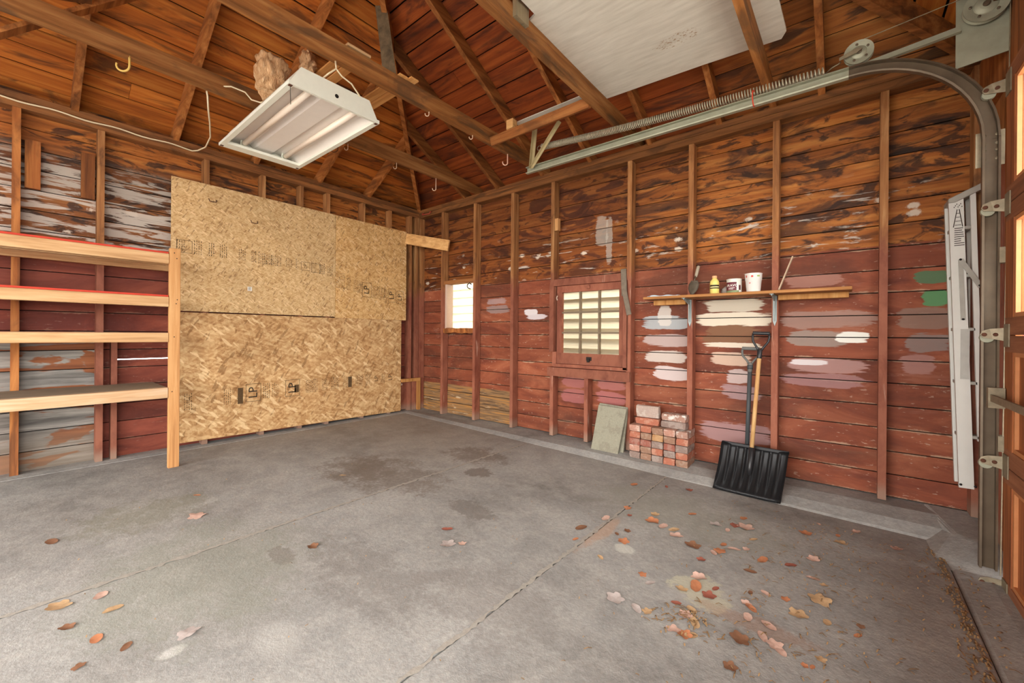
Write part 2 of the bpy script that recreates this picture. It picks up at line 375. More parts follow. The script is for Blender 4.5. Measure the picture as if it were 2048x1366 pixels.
# concrete
def concrete(name, stains=True):
    m = M(name, 0.85, spec=0.25); P = m.pos(); X, Yc, Z = m.sep(P)
    big = m.noise(P, 1.1, 6, 0.6, 0.6); mid = m.noise(P, 7, 6, 0.65); fine = m.noise(P, 120, 3, 0.7); agg = m.noise(P, 45, 4, 0.7)
    c = m.ramp(big, [(0.3, srgb(118, 115, 111)), (0.5, srgb(142, 140, 136)), (0.7, srgb(160, 159, 155))])
    c = m.mix(m.math('MULTIPLY', m.step(mid, 0.35, 0.7), 0.35), c, srgb(182, 178, 170))
    c = hsv(m, c, m.math('ADD', m.math('MULTIPLY', agg, 0.8), 0.6))
    c = m.mix(m.math('MULTIPLY', m.step(fine, 0.66, 0.74), 0.4), c, srgb(210, 205, 195))
    c = m.mix(m.math('MULTIPLY', m.step(fine, 0.36, 0.28), 0.35), c, srgb(90, 84, 78))
    if stains:
        c = m.mix(m.math('MULTIPLY', m.math('MULTIPLY', m.step(Yc, -2.2, -0.8), m.step(X, 2.6, 1.2)), 0.3), c, srgb(150, 134, 114))
        w = m.math('ADD', m.math('MULTIPLY', m.math('SUBTRACT', mid, 0.5), 3.0), m.math('MULTIPLY', m.math('SUBTRACT', agg, 0.5), 1.6))
        st = [(2.05, -1.0, .34, .28, srgb(112, 98, 86), .6, .9), (1.9, -1.75, .55, .4, srgb(114, 102, 90), .55, 1.0), (2.36, -1.27, .13, .1, srgb(110, 100, 92), .7, .5),
              (2.78, -1.77, .2, .1, srgb(118, 112, 106), .6, .5), (1.62, -1.85, .4, .3, srgb(116, 104, 92), .5, .8), (2.8, -3.2, .03, .04, srgb(206, 204, 198), .6, 1.0),
              (4.07, -1.68, .14, .13, srgb(184, 180, 160), .85, .4), (1.45, -3.05, .3, .35, srgb(132, 130, 112), .5, .9), (2.3, -3.0, .6, .5, srgb(150, 152, 136), .4, .9),
              (3.0, -2.95, .12, .08, srgb(186, 184, 178), .4, .9), (3.67, -1.57, .06, .05, srgb(196, 196, 186), .7, .6), (3.5, -1.5, .05, .3, srgb(190, 150, 118), .45, .9),
              (4.25, -1.75, .25, .06, srgb(156, 120, 98), .4, .8), (3.75, -.95, .7, .4, srgb(150, 150, 136), .4, .9),
              (2.9, -2.55, .5, .2, srgb(126, 120, 114), .4, .9), (3.4, -2.3, .4, .25, srgb(136, 130, 124), .4, .9), (2.45, -2.72, .09, .06, srgb(124, 118, 110), .6, .3)]
        for q in st:
            c = m.mix(m.math('MULTIPLY', m.ell(X, Yc, q[:4], w, q[6]), q[5]), c, q[4])
    m.color(c); m.bump(m.math('ADD', agg, m.math('MULTIPLY', fine, 0.5)), 0.5, 0.004)
    return m.m
MCON = concrete('concrete_floor'); MKERB = concrete('concrete_kerb', False)

# ------------------------------------------------------------------ outside
def clap_mat():
    m = M('cream_siding', 0.6); p = m.pos(); g = m.noise(m.vm('MULTIPLY', p, (3, 3, 60)), 1.0, 4)
    m.color(m.ramp(g, [(0.3, srgb(232, 212, 178)), (0.7, srgb(244, 226, 194))])); return m.m
gm = plain('driveway_concrete', srgb(190, 186, 178), 0.9)
tag(bm_obj('ground', bbox(-14, 24, -24, 14, -0.32, -0.16), gm), 'grey driveway ground outside the garage', None, None, 'structure')
nbw = thing('neighbouring_house', 'cream clapboard wall of the neighbouring house seen through the windows', 'house', (2.0, 1.04, -0.16))
MCL = clap_mat()
for k in range(42):
    z = -0.16 + k * 0.125
    b = nb(); hexa(b, [(-9, .985, z), (7, .985, z), (7, 1.04, z), (-9, 1.04, z), (-9, 1.022, z + .14), (7, 1.022, z + .14), (7, 1.04, z + .14), (-9, 1.04, z + .14)])
    bm_obj('siding_board', b, MCL, nbw)
bm_obj('wall_core', bbox(-9, 7, 1.04, 1.14, -.16, 5.1), MCL, nbw)
bm_obj('added_shade_roof', bbox(-4, .0, .40, 1.04, 2.8, 2.9), MCL, nbw)  # unseen roof added to shade the siding behind the small window
sf = thing('added_shade_fence', 'added unseen cream board fence shading the gap between the garage and the house', 'fence', (-.85, .5, -.16))  # unseen fence added to keep open daylight off that siding
for k in range(7): bm_obj('board', bbox(-.87, -.85, .06 + k * .13, .185 + k * .13, -.16, 2.75), MCL, sf)

# ------------------------------------------------------------------ floor
fl = struct('floor', 'worn grey concrete garage floor with expansion joints')
def slab(x0, x1, y0, y1, name='slab', mat=MCON, t=0.1, dz=0.0):
    b = nb(); hexa(b, [(x0, y0, floor_z(x0) - t), (x1, y0, floor_z(x1) - t), (x1, y1, floor_z(x1) - t), (x0, y1, floor_z(x0) - t),
                       (x0, y0, floor_z(x0) + dz), (x1, y0, floor_z(x1) + dz), (x1, y1, floor_z(x1) + dz), (x0, y1, floor_z(x0) + dz)])
    es = [e for e in b.edges if all(v.index < 0 or True for v in e.verts) and min(v.co.z for v in e.verts) > floor_z(x1) - t + 0.05]
    bmesh.ops.bevel(b, geom=es, offset=0.006, segments=2, affect='EDGES', profile=0.5)
    return bm_obj(name, b, mat, fl)
for x0, x1 in ((0.16, 2.1395), (2.1465, 3.4645), (3.4715, 4.925)): slab(x0, x1, -LY, -0.33)
bm_obj('slab_bed', bbox(-0.1, 5.3, -LY, 0.1, -0.3, -0.115), MDARK, fl)
def ragged_line(name, pts, w, mat, n=60, z=0.002, jit=0.012, seed=1):
    """mortar smeared along a floor joint"""
    rr = random.Random(seed); b = nb(); A = []; B = []
    (x0, y0), (x1, y1) = pts; d = Vector((x1 - x0, y1 - y0, 0)); L = d.length; d.normalize(); s = Vector((-d.y, d.x, 0))
    for i in range(n + 1):
        p = Vector((x0, y0, 0)) + d * (L * i / n); ww = w * (0.35 + rr.random()); o = (rr.random() - .5) * jit
        for arr, sg in ((A, 1), (B, -1)):
            q = p + s * (o + sg * ww / 2); arr.append(b.verts.new((q.x, q.y, floor_z(q.x) + z)))
    for i in range(n): b.faces.new((A[i], B[i], B[i + 1], A[i + 1]))
    return bm_obj(name, b, mat, fl)
MMORT = plain('joint_mortar', srgb(158, 152, 142), 0.95, var=0.3, scale=60, bump=0.4)
ragged_line('joint_filler', ((2.143, -6.0), (2.143, -0.37)), 0.028, MMORT, 300, seed=3)
ragged_line('joint_filler', ((3.468, -6.0), (3.468, -0.37)), 0.02, MMORT, 300, seed=4)
# kerbs carrying the walls and the apron in front of the door
def kerb_right():
    b = nb(); N = 40; A = []
    rr = random.Random(5)
    for i in range(N + 1):
        x = 0.1 + (LX - 0.1) * i / N; e = -0.352 + 0.012 * mnoise.noise((x * 3, 0, 0)); zf = floor_z(x)
        zk = 0.0 - 0.012 * min(1, x)
        A.append([b.verts.new(p) for p in ((x, 0.06, zk + .004), (x, -0.15, zk), (x, -0.28, zk * .5 + zf * .5 + .01), (x, e, zf + 0.002 + .01 * max(0, min(1, x - 3.2))), (x, e - .02, zf - 0.012))])
    for P, Q in zip(A, A[1:]):
        for k in range(4): b.faces.new((P[k], P[k + 1], Q[k + 1], Q[k]))
    bmesh.ops.recalc_face_normals(b, faces=b.faces)
    return b
bm_obj('kerb', kerb_right(), MKERB, fl)
b = nb(); prism(b, [(-.05, 0.05, .006), (.1, .05, .006), (.165, .05, floor_z(.165) + .002), (.17, .05, -.08), (-.05, .05, -.08)], (0, -LY, 0)); bm_obj('kerb', b, MKERB, fl)
b = nb(); prism(b, [(4.93, -.3, -.16), (4.93, -.3, floor_z(4.93) - .012), (4.945, -.3, floor_z(4.93) - .004), (5.04, -.3, floor_z(4.93) + .008), (5.3, -.3, floor_z(4.93) + .004), (5.3, -.3, -.16)], (0, -5.9, 0)); bm_obj('threshold', b, MKERB, fl)
b = nb(); hexa(b, [(4.86, -.62, -.11), (5.2, -.9, -.11), (5.2, 0, -.11), (4.86, 0, -.11), (4.98, -.36, -.03), (5.14, -.5, -.03), (5.2, 0, -.0), (4.9, 0, -.0)]); bevel(b, .012, 2); bm_obj('kerb_return', b, MKERB, fl)

# ------------------------------------------------------------------ left wall (x = 0)
wl_ = struct('wall_left', 'left plank wall, half red half bare with flaking whitewash')
BH = 0.1445                    # board pitch
NB = 18
leak = 5                       # between rows 4 and 5 daylight shows
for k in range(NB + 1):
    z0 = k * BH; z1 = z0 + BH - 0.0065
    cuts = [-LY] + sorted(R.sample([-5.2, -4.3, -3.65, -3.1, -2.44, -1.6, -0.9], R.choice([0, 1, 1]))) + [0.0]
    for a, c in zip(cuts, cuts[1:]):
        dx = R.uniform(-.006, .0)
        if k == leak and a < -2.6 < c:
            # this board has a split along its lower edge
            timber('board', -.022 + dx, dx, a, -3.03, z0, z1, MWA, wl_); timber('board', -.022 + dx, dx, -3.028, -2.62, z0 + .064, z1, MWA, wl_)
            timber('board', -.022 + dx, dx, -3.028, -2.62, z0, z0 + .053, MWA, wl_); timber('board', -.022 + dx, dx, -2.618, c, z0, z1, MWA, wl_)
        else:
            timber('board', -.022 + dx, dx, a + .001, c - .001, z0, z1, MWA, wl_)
zl = leak * BH + .0585
for q in ((-LY - .1, .05, -.3, zl - .004), (-LY - .1, .05, zl + .004, 2.76), (-LY - .1, -3.04, zl - .004, zl + .004), (-2.6, .05, zl - .004, zl + .004)):
    bm_obj('sheathing', bbox(-.05, -.026, *q), MDARK, wl_)
for y in (-3.525, -3.11, -2.44, -1.98, -1.617, -1.33, -.905, -.535, -.225, -4.1, -4.7, -5.3, -5.9):
    timber('stud', 0.002, SD, y - .02, y + .02, 0, HP, MSTA if y > -3.3 else MSTBARE, wl_)
timber('stud', 0.002, SD - .01, -3.045, -3.01, 0, .93, MSTA, wl_)
timber('stud', 0.002, .1, -.15, -.1, 0, HP, MSTA, wl_)
timber('top_plate', 0.0, SD + .005, -LY, 0, HP, HT - .048, MPLY, wl_); timber('top_plate', -.01, SD + .008, -LY, 0, HT - .046, HT, MPLY, wl_)
for y in (-3.45, -3.175):   # short cleats beside the studs
    timber('cleat', .004, .045, y - .037, y + .037, 2.02, 2.36, MSTBARE, wl_)

# ------------------------------------------------------------------ right wall (y = 0) with two windows
wr = struct('wall_right', 'right plank wall with red paint below and paint test swatches')
W1 = (0.585, 1.105, 1.07, 1.64); W2 = (2.255, 3.0, 0.76, 1.5)
for k in range(NB + 1):
    z0 = k * BH; z1 = z0 + BH - 0.0065
    cuts = [-.02] + sorted(R.sample([1.13, 1.70, 3.04, 3.555, 4.13], R.choice([0, 1, 1, 2]))) + [LX]
    for a, c in zip(cuts, cuts[1:]):
        segs = [(a + .001, c - .001, z0, z1)]
        for wx0, wx1, wz0, wz1 in (W1, W2):
            out = []
            for (p, q, s, t) in segs:
                if q <= wx0 or p >= wx1 or t <= wz0 or s >= wz1: out.append((p, q, s, t)); continue
                if p < wx0: out.append((p, wx0, s, t))
                if q > wx1: out.append((wx1, q, s, t))
                if s < wz0 - .01: out.append((max(p, wx0), min(q, wx1), s, wz0))
                if t > wz1 + .01: out.append((max(p, wx0), min(q, wx1), wz1, t))
            segs = out
        dy = R.uniform(0, .006)
        for (p, q, s, t) in segs: timber('board', p, q, dy, .022 + dy, s, t, MWB, wr)
def holed(x0, x1, z0, z1, holes, y0, y1, mat, parent):
    xs = sorted({x0, x1, *[h[0] for h in holes], *[h[1] for h in holes]})
    for a, c in zip(xs, xs[1:]):
        zz = [z0]
        for h in holes:
            if h[0] <= a and h[1] >= c: zz += [h[2], h[3]]
        zz.append(z1)
        for i in range(0, len(zz), 2): bm_obj('sheathing', bbox(a, c, y0, y1, zz[i], zz[i + 1]), mat, parent)
holed(-.06, LX + .1, -.3, 2.76, [W1, W2], .026, .05, MDARK, wr)
for x, z0, z1 in ((.539, 0, HP), (1.109, 0, HP), (1.683, 0, HP), (2.208, 1.56, HP), (2.208, 0, .6), (3.018, 0, HP), (3.535, 0, HP), (4.112, 0, HP), (4.686, 0, HP), (2.60, 0, .6)):
    dx = R.uniform(-.004, .004)
    timber('stud', x, x + .04, -SD, -.003, z0 - .003, z1, MSTB, wr)
timber('stud', .06, .1, -SD, -.003, 0, HP, MSTB, wr)
timber('stud', LX - .05, LX - .003, -.1, -.003, 0, HP, MSTB, wr)
timber('top_plate', 0, LX, -SD - .005, 0, HP, HT - .048, MPLX, wr); timber('top_plate', 0, LX, -SD - .008, .01, HT - .046, HT, MPLX, wr)
MPINE = wood('fresh_pine', (srgb(176, 124, 72), srgb(210, 162, 104), srgb(228, 186, 130)), 'X', gs=1.4, randv=.1)
MPINEY = wood('fresh_pine_long', (srgb(156, 112, 72), srgb(196, 154, 108), srgb(216, 182, 138)), 'Y', gs=1.4, randv=.1)
MPINEZ = wood('fresh_pine_upright', (srgb(156, 106, 62), srgb(190, 138, 86), srgb(208, 162, 110)), 'Z', gs=1.4, randv=.1)
timber('nailing_block', 2.262, 2.30, -.105, -.06, 2.05, 2.17, MPINEZ, wr)

# windows
MGLASS = bpy.data.materials.new('window_glass'); MGLASS.use_nodes = True
nt = MGLASS.node_tree; nt.nodes.remove(nt.nodes['Principled BSDF'])
tr = nt.nodes.new('ShaderNodeBsdfTransparent'); gl = nt.nodes.new('ShaderNodeBsdfGlossy'); mx = nt.nodes.new('ShaderNodeMixShader'); lw = nt.nodes.new('ShaderNodeLayerWeight'); pw_ = nt.nodes.new('ShaderNodeMath'); pw_.operation = 'POWER'; pw_.inputs[1].default_value = 5.0; ml = nt.nodes.new('ShaderNodeMath'); ml.operation = 'MULTIPLY'; ml.inputs[1].default_value = .35
nt.links.new(lw.outputs['Facing'], pw_.inputs[0]); nt.links.new(pw_.outputs[0], ml.inputs[0]); gl.inputs['Roughness'].default_value = 0.05; tr.inputs[0].default_value = (.95, .96, .955, 1)
nt.links.new(ml.outputs[0], mx.inputs[0]); nt.links.new(tr.outputs[0], mx.inputs[1]); nt.links.new(gl.outputs[0], mx.inputs[2]); nt.links.new(mx.outputs[0], nt.nodes['Material Output'].inputs[0])
MREDTRIM = stud_mat('red_trim', 3.0); MWTRIM = plain('faded_trim', srgb(206, 180, 160), .8, var=.25, scale=30, bump=.3)
w1 = struct('window_1', 'small window opening in the far bay of the right wall')
timber('head_casing', .57, 1.11, -.07, .03, 1.635, 1.68, wood('bare_trim', (srgb(120, 70, 38), srgb(176, 112, 62), srgb(204, 150, 96)), 'X'), w1)
timber('jamb', .58, .612, -.055, .05, 1.07, 1.635, MWTRIM, w1)
timber('jamb', 1.085, 1.11, -.055, .05, 1.07, 1.635, MREDTRIM, w1)
b = nb(); N = 14; rows = []
for i in range(N + 1):   # crumbling sill edge
    x = .575 + (1.115 - .575) * i / N; zt = 1.078 + R.uniform(-.012, .01); zb = 1.02 + R.uniform(-.01, .012)
    rows.append([b.verts.new(p) for p in ((x, -.085, zb), (x, .04, zb), (x, .04, zt), (x, -.085 + R.uniform(-.01, .01), zt))])
for P, Q in zip(rows, rows[1:]):
    for i in range(4): b.faces.new((P[i], P[(i + 1) % 4], Q[(i + 1) % 4], Q[i]))
b.faces.new(rows[0][::-1]); b.faces.new(rows[-1]); bmesh.ops.recalc_face_normals(b, faces=b.faces)
bm_obj('sill', b, MSTBARE, w1)
bm_obj('pane', bbox(.6, 1.1, .036, .04, 1.06, 1.64), MGLASS, w1)
w2 = struct('window_2', 'red framed nine pane window in the right wall')
for n_, q in (('head_casing', (2.2, 3.03, -.088, .03, 1.498, 1.565)), ('side_casing', (2.195, 2.245, -.09, .03, .84, 1.5)), ('side_casing', (2.985, 3.03, -.09, .03, .70, 1.5)), ('side_casing', (2.215, 2.262, -.06, .03, .70, .84)),
              ('sill', (2.19, 3.06, -.115, .03, .60, .685)), ('stool', (2.25, 3.03, -.09, .04, .69, .72))):
    timber(n_, *q, MREDTRIM, w2)
SX0, SX1, SZ0, SZ1 = 2.262, 2.985, .722, 1.497
gx0, gx1, gz0, gz1 = 2.318, 2.93, .83, 1.432
for n_, q in (('sash_rail', (SX0, SX1, gz1, SZ1)), ('sash_rail', (SX0, SX1, SZ0, gz0)), ('sash_stile', (SX0, gx0, gz0, gz1)), ('sash_stile', (gx1, SX1, gz0, gz1))):
    timber(n_, q[0], q[1], -.05, -.012, q[2], q[3], MREDTRIM, w2)
MMUNT = plain('muntin_paint', srgb(120, 104, 84), .7, var=.3, scale=40)
for i in (1, 2):
    x = gx0 + (gx1 - gx0) * i / 3; timber('muntin', x - .008, x + .008, -.048, -.016, gz0, gz1, MMUNT, w2)
    z = gz0 + (gz1 - gz0) * i / 3; timber('muntin', gx0, gx1, -.044, -.018, z - .008, z + .008, MMUNT, w2)
for i in range(3):
    for j in range(3):
        x0 = gx0 + (gx1 - gx0) * i / 3; x1 = gx0 + (gx1 - gx0) * (i + 1) / 3; z0 = gz0 + (gz1 - gz0) * j / 3; z1 = gz0 + (gz1 - gz0) * (j + 1) / 3
        bm_obj('pane', bbox(x0 + .006, x1 - .006, -.032, -.028, z0 + .006, z1 - .006), MGLASS, w2)
MIRON = plain('black_iron', srgb(44, 40, 38), .5, .6, var=.3); MRUST = plain('rusty_iron', srgb(96, 62, 46), .8, .2, var=.4, scale=60)
b = nb(); lathe(b, (2.615, -.052, 1.468), [(.004, 0), (.018, -.002), (.02, -.012), (.012, -.02)], 14, 'Y'); bm_obj('wooden_knob', b, MREDTRIM, w2)
b = nb(); box(b, 2.60, 2.655, -.058, -.05, .765, .80); box(b, 2.615, 2.64, -.075, -.058, .75, .785); bevel(b, .002); bm_obj('latch', b, MIRON, w2)
b = nb(); tube(b, [(2.272, -.06, 1.40), (2.272, -.075, 1.38), (2.27, -.06, 1.36)], .006); bm_obj('hook_eye', b, MWTRIM, w2)

# ------------------------------------------------------------------ roof
ce = struct('ceiling', 'open hip roof of dark boards on rafters')
Z0 = HT + 0.055                # underside of the roof boards at the wall face
TM = LX / 2
def roof_pt(side, t, s, dz=0.0):
    """point on a roof slope: t = run in from the eave, s = position along the eave"""
    z = Z0 + SL * t + dz
    return {'A': (t, -s, z), 'B': (s, -t, z), 'F': (LX - t, -s, z), 'N': (s, -LY + t, z)}[side]
RB = 0.128                     # run covered by one board
for side, Lh, mat in (('A', LY, MROOFA), ('B', LX, MROOFB), ('F', LY, MROOFA), ('N', LX, MROOFB)):
    k = 0; t = -0.2
    while t < TM - .002:
        t1 = min(t + RB, TM); g = .012 if k else 0
        ends = [t, Lh - t]
        cutp = []
        if R.random() < .5 and ends[1] - ends[0] > 2.2: cutp = [R.uniform(ends[0] + .8, ends[1] - .8)]
        lim = [None] + cutp + [None]
        for a, c in zip(lim, lim[1:]):
            dz = R.uniform(0, .004)
            a0 = a + .001 if a is not None else t; a1 = a + .001 if a is not None else t1
            c0 = c - .001 if c is not None else Lh - t; c1 = c - .001 if c is not None else Lh - t1
            if c1 - a1 < .002: a1 = c1 = (a1 + c1) / 2; a1 -= .002; c1 += .002
            b = nb(); q = [roof_pt(side, t + g, a0, dz), roof_pt(side, t + g, c0, dz), roof_pt(side, t1, c1, dz), roof_pt(side, t1, a1, dz)]
            hexa(b, q + [(p[0], p[1], p[2] + .009) for p in q]); bmesh.ops.recalc_face_normals(b, faces=b.faces)
            bm_obj('roof_board', b, mat, ce)
        t = t1; k += 1
# roofing laid over the boards
MFELT = plain('roofing_felt', (0.02, 0.016, 0.014, 1), .95, spec=.05)
b = nb()
ap0 = (TM, -TM, Z0 + SL * TM + .06); ap1 = (TM, -LY + TM, Z0 + SL * TM + .06); e = .35; ez = Z0 - SL * e + .06
cs = [(-e, e, ez), (LX + e, e, ez), (LX + e, -LY - e, ez), (-e, -LY - e, ez)]
vs = [b.verts.new(p) for p in cs + [ap0, ap1]]
for f in ((0, 1, 4), (1, 2, 5, 4), (2, 3, 5), (3, 0, 4, 5)): b.faces.new([vs[i] for i in f])
bm_obj('roofing', b, MFELT, ce)
RD = .105
def rafter(name, side, s, t1, w=.04, mat=None, t0=-.1):
    b = nb(); p = roof_pt(side, t0, s, -.002); q = roof_pt(side, t1, s, -.002)
    nd = Vector((0, 0, -RD * 1.15)); sd = Vector({'A': (0, w / 2, 0), 'F': (0, w / 2, 0), 'B': (w / 2, 0, 0), 'N': (w / 2, 0, 0)}[side])
    p = Vector(p); q = Vector(q)
    hexa(b, [p - sd + nd, p + sd + nd, q + sd + nd, q - sd + nd, p - sd, p + sd, q + sd, q - sd]); bmesh.ops.recalc_face_normals(b, faces=b.faces)
    return bm_obj(name, b, mat, ce)
for s in (.84, 1.43, 2.05, 2.66, 3.25, 3.86, 4.47, 5.08): rafter('rafter', 'A', s, min(s, LY - s, TM) - .02, mat=MRAFX)
for s in (.96, 1.49, 2.10, 2.65, 3.22, 3.76, 4.39): rafter('rafter', 'B', s, min(s, LX - s, TM) - .02, mat=MRAFY)
for s in (.9, 1.5, 2.1, 2.7, 3.3, 3.9): rafter('rafter', 'F', s, min(s, LY - s, TM) - .02, mat=MRAFX)
def hip(cx0, cy0, sx, sy, t0, t1, w=.042, name='hip_rafter', mat=MRAFY, off=0, dep=.13, dz=-.004):
    b = nb(); p = Vector((cx0 + sx * t0, cy0 + sy * t0, Z0 + SL * t0 + dz)); q = Vector((cx0 + sx * t1, cy0 + sy * t1, Z0 + SL * t1 + dz))
    sd = Vector((-sy, sx, 0)).normalized(); o = sd * off; sd = sd * (w / 2); nd = Vector((0, 0, -dep)); p += o; q += o
    hexa(b, [p - sd + nd, p + sd + nd, q + sd + nd, q - sd + nd, p - sd, p + sd, q + sd, q - sd]); bmesh.ops.recalc_face_normals(b, faces=b.faces)
    return bm_obj(name, b, mat, ce)
hip(0, 0, 1, -1, -.05, TM); hip(LX, 0, -1, -1, -.05, TM, mat=MRAFX); hip(0, -LY, 1, 1, -.05, TM); hip(LX, -LY, -1, 1, -.05, TM)
b = nb(); bar(b, (TM, -TM, Z0 + SL * TM - .06), (TM, -LY + TM, Z0 + SL * TM - .06), .04, .12); bm_obj('ridge_board', b, MRAFY, ce)
MGREYW = wood('weathered_grey_wood', (srgb(92, 82, 66), srgb(132, 118, 94), srgb(158, 142, 112)), 'Z', randv=.1)
b = nb(); bar(b, (2.085, -1.885, 2.70), (1.63, -1.68, 3.62), .022, .09, (1, 1, 0)); bm_obj('hip_strut', b, MGREYW, ce)
b = nb(); bar(b, (.95, -3.75, 2.46), (.95, -2.95, 3.28), .022, .09, (1, 0, 0)); bm_obj('diagonal_brace', b, MRAFX, ce)
b = nb(); bar(b, (.96, -3.9, 2.76), (1.02, -3.25, 2.99), .03, .06, (1, 0, 0)); bm_obj('diagonal_brace', b, MRAFX, ce)

# ceiling joists, each a beam across the garage
def joist(x, label, y1=-LY + .05, w=.042, h=.12):
    b = nb(); n = 12
    rows = []
    for i in range(n + 1):
        y = -.02 + (y1 + .02) * i / n; o = .004 * math.sin(i * 1.3 + x * 5); hz = .0 if i else -.05
        rows.append([b.verts.new(p) for p in ((x - w / 2 + o, y, HT + .0), (x + w / 2 + o, y, HT), (x + w / 2 + o, y, HT + h + hz), (x - w / 2 + o, y, HT + h + hz))])
    for P, Q in zip(rows, rows[1:]):
        for k in range(4): b.faces.new((P[k], P[(k + 1) % 4], Q[(k + 1) % 4], Q[k]))
    b.faces.new(rows[0][::-1]); b.faces.new(rows[-1]); bmesh.ops.recalc_face_normals(b, faces=b.faces)
    return top('ceiling_joist', b, MJOIST, label, 'beam', 'ceiling joists spanning the garage')
joist(1.17, 'weathered ceiling joist nearest the chipboard wall, behind the light fixture')
joist(2.13, 'brown ceiling joist over the near end of the white light fixture')
joist(3.12, 'brown ceiling joist along the left edge of the white overhead panel')
joist(4.11, 'dark ceiling joist crossing under the right part of the white overhead panel')

# ------------------------------------------------------------------ door wall
wf = struct('wall_front', 'front wall around the garage door and an added open bay')
MREDX = stud_mat('front_wall_paint', 1.9)
for (y0, y1, z0, z1) in ((-.72, 0, -.16, 2.76), (-3.6, -3.27, -.16, 2.76), (-LY, -5.95, -.16, 2.76), (-3.27, -.72, 2.2, 2.76), (-5.95, -3.6, 2.25, 2.76)):  # second bay left open: an added, unseen opening that admits daylight
    bm_obj('wall_panel', bbox(LX, LX + .1, y0, y1, z0, z1), MREDX, wf)
timber('jamb_post', LX - .02, LX + .0, -.72, -.55, 0, HP, MSTBARE, wf)
timber('top_plate', LX - .09, LX, -LY, -.1, HP, HT, MPLY, wf)
timber('header', LX - .03, LX + .0, -LY + .1, -.1, 2.24, HP, MSTBARE, wf)
wn_ = struct('wall_near', 'side wall behind the camera')
for q in ((-.05, .5, -.16, 2.76), (4.7, LX + .1, -.16, 2.76), (.5, 4.7, 2.15, 2.76)):   # added wide opening, out of view, to let in daylight
    bm_obj('wall_panel', bbox(q[0], q[1], -LY - .06, -LY, q[2], q[3]), MREDX, wn_)

# sectional door with glazed upper panels
d1 = struct('door_1', 'brown wooden sectional garage door with two glazed rows')
DX0, DX1, DY0, DY1 = 5.075, 5.118, -3.25, -.745
OE = .035   # extra width of the outer stiles
MDOOR = wood('door_varnish', (srgb(104, 58, 34), srgb(150, 88, 50), srgb(180, 112, 66)), 'Z', gs=1.2, randv=.06)
MDOORH = wood('door_varnish_rail', (srgb(96, 60, 42), srgb(138, 88, 60), srgb(166, 112, 80)), 'Y', gs=1.2, randv=.06)
MBEAD = plain('door_bead', srgb(188, 124, 78), .5, var=.2)
secs = [(-.125, .445), (.45, 1.02), (1.025, 1.595), (1.6, 2.2)]
for i, (z0, z1) in enumerate(secs):
    timber('rail', DX0, DX1, DY0, DY1, z0, z0 + .075, MDOORH, d1); timber('rail', DX0, DX1, DY0, DY1, z1 - .07, z1, MDOORH, d1)
    n = 4; st = .075; pw = (DY1 - DY0 - 2 * OE - st * (n + 1)) / n
    for j in range(n + 1):
        y = DY0 + OE + j * (pw + st); timber('stile', DX0, DX1, y - (OE if j == 0 else 0), y + st + (OE if j == n else 0), z0 + .075, z1 - .07, MDOOR, d1)
    for j in range(n):
        y = DY0 + OE + st + j * (pw + st); a, c, e0, e1 = y, y + pw, z0 + .075, z1 - .07
        if i < 2:
            bm_obj('panel', bbox(DX0 + .016, DX0 + .026, a, c, e0, e1), MDOOR, d1)
        else:
            bm_obj('pane', bbox(DX0 + .02, DX0 + .024, a, c, e0, e1), MGLASS, d1)
        b = nb()
        for q in ((c - .018, c, e0, e1), (a, a + .018, e0, e1)): box(b, DX0 + .004, DX0 + .018, *q)
        for q in ((e0, e0 + .018), (e1 - .018, e1)): box(b, DX0 + .004, DX0 + .018, a + .018, c - .018, *q)
        bm_obj('bead', b, MBEAD, d1)
MGALV = plain('galvanised_steel', srgb(158, 158, 138), .5, .35, var=.25, scale=14); MGALVD = plain('dirty_steel', srgb(98, 84, 68), .45, .4, var=.5, scale=10)
MBRK = plain('zinc_bracket', srgb(138, 126, 104), .5, .4, var=.45, scale=40)
for z in (-.1, .45, 1.022, 1.598, 2.13):
    r_ = nb(); prism(r_, [(5.074, -.75, z - .05), (5.074, -.75, z + .05), (5.074, -.82, z + .05), (5.074, -.82, z - .05)], (-.004, 0, 0))
    prism(r_, [(5.072, -.745, z + .034), (5.03, -.738, z + .03), (5.008, -.735, z + .02), (5.002, -.735, z + .004), (5.01, -.735, z - .01), (5.04, -.738, z - .016), (5.072, -.745, z - .024)], (0, -.004, 0))
    hb = bm_obj('roller_bracket', r_, MBRK, d1)
    r_ = nb(); lathe(r_, (5.025, -.70, z - .01), [(.006, -.03), (.022, -.03), (.024, -.02), (.022, -.01), (.006, -.01), (.006, .012)], 18, 'Y'); bm_obj('roller', r_, MGALV, hb)
    for dy in (.018, -.016):
        r_ = nb(); lathe(r_, (5.03 + dy, -.742, z + .004), [(.0085, .0), (.0085, -.004), (.005, -.006)], 12, 'Y'); bm_obj('rivet', r_, MRUST, hb)
b = nb(); bar(b, (5.03, -.76, .745), (5.035, -1.9, .745), .008, .03, (0, 0, 1)); box(b, 5.02, 5.07, -.785, -.755, .70, .79); bm_obj('slide_bolt', b, MBRK, d1)

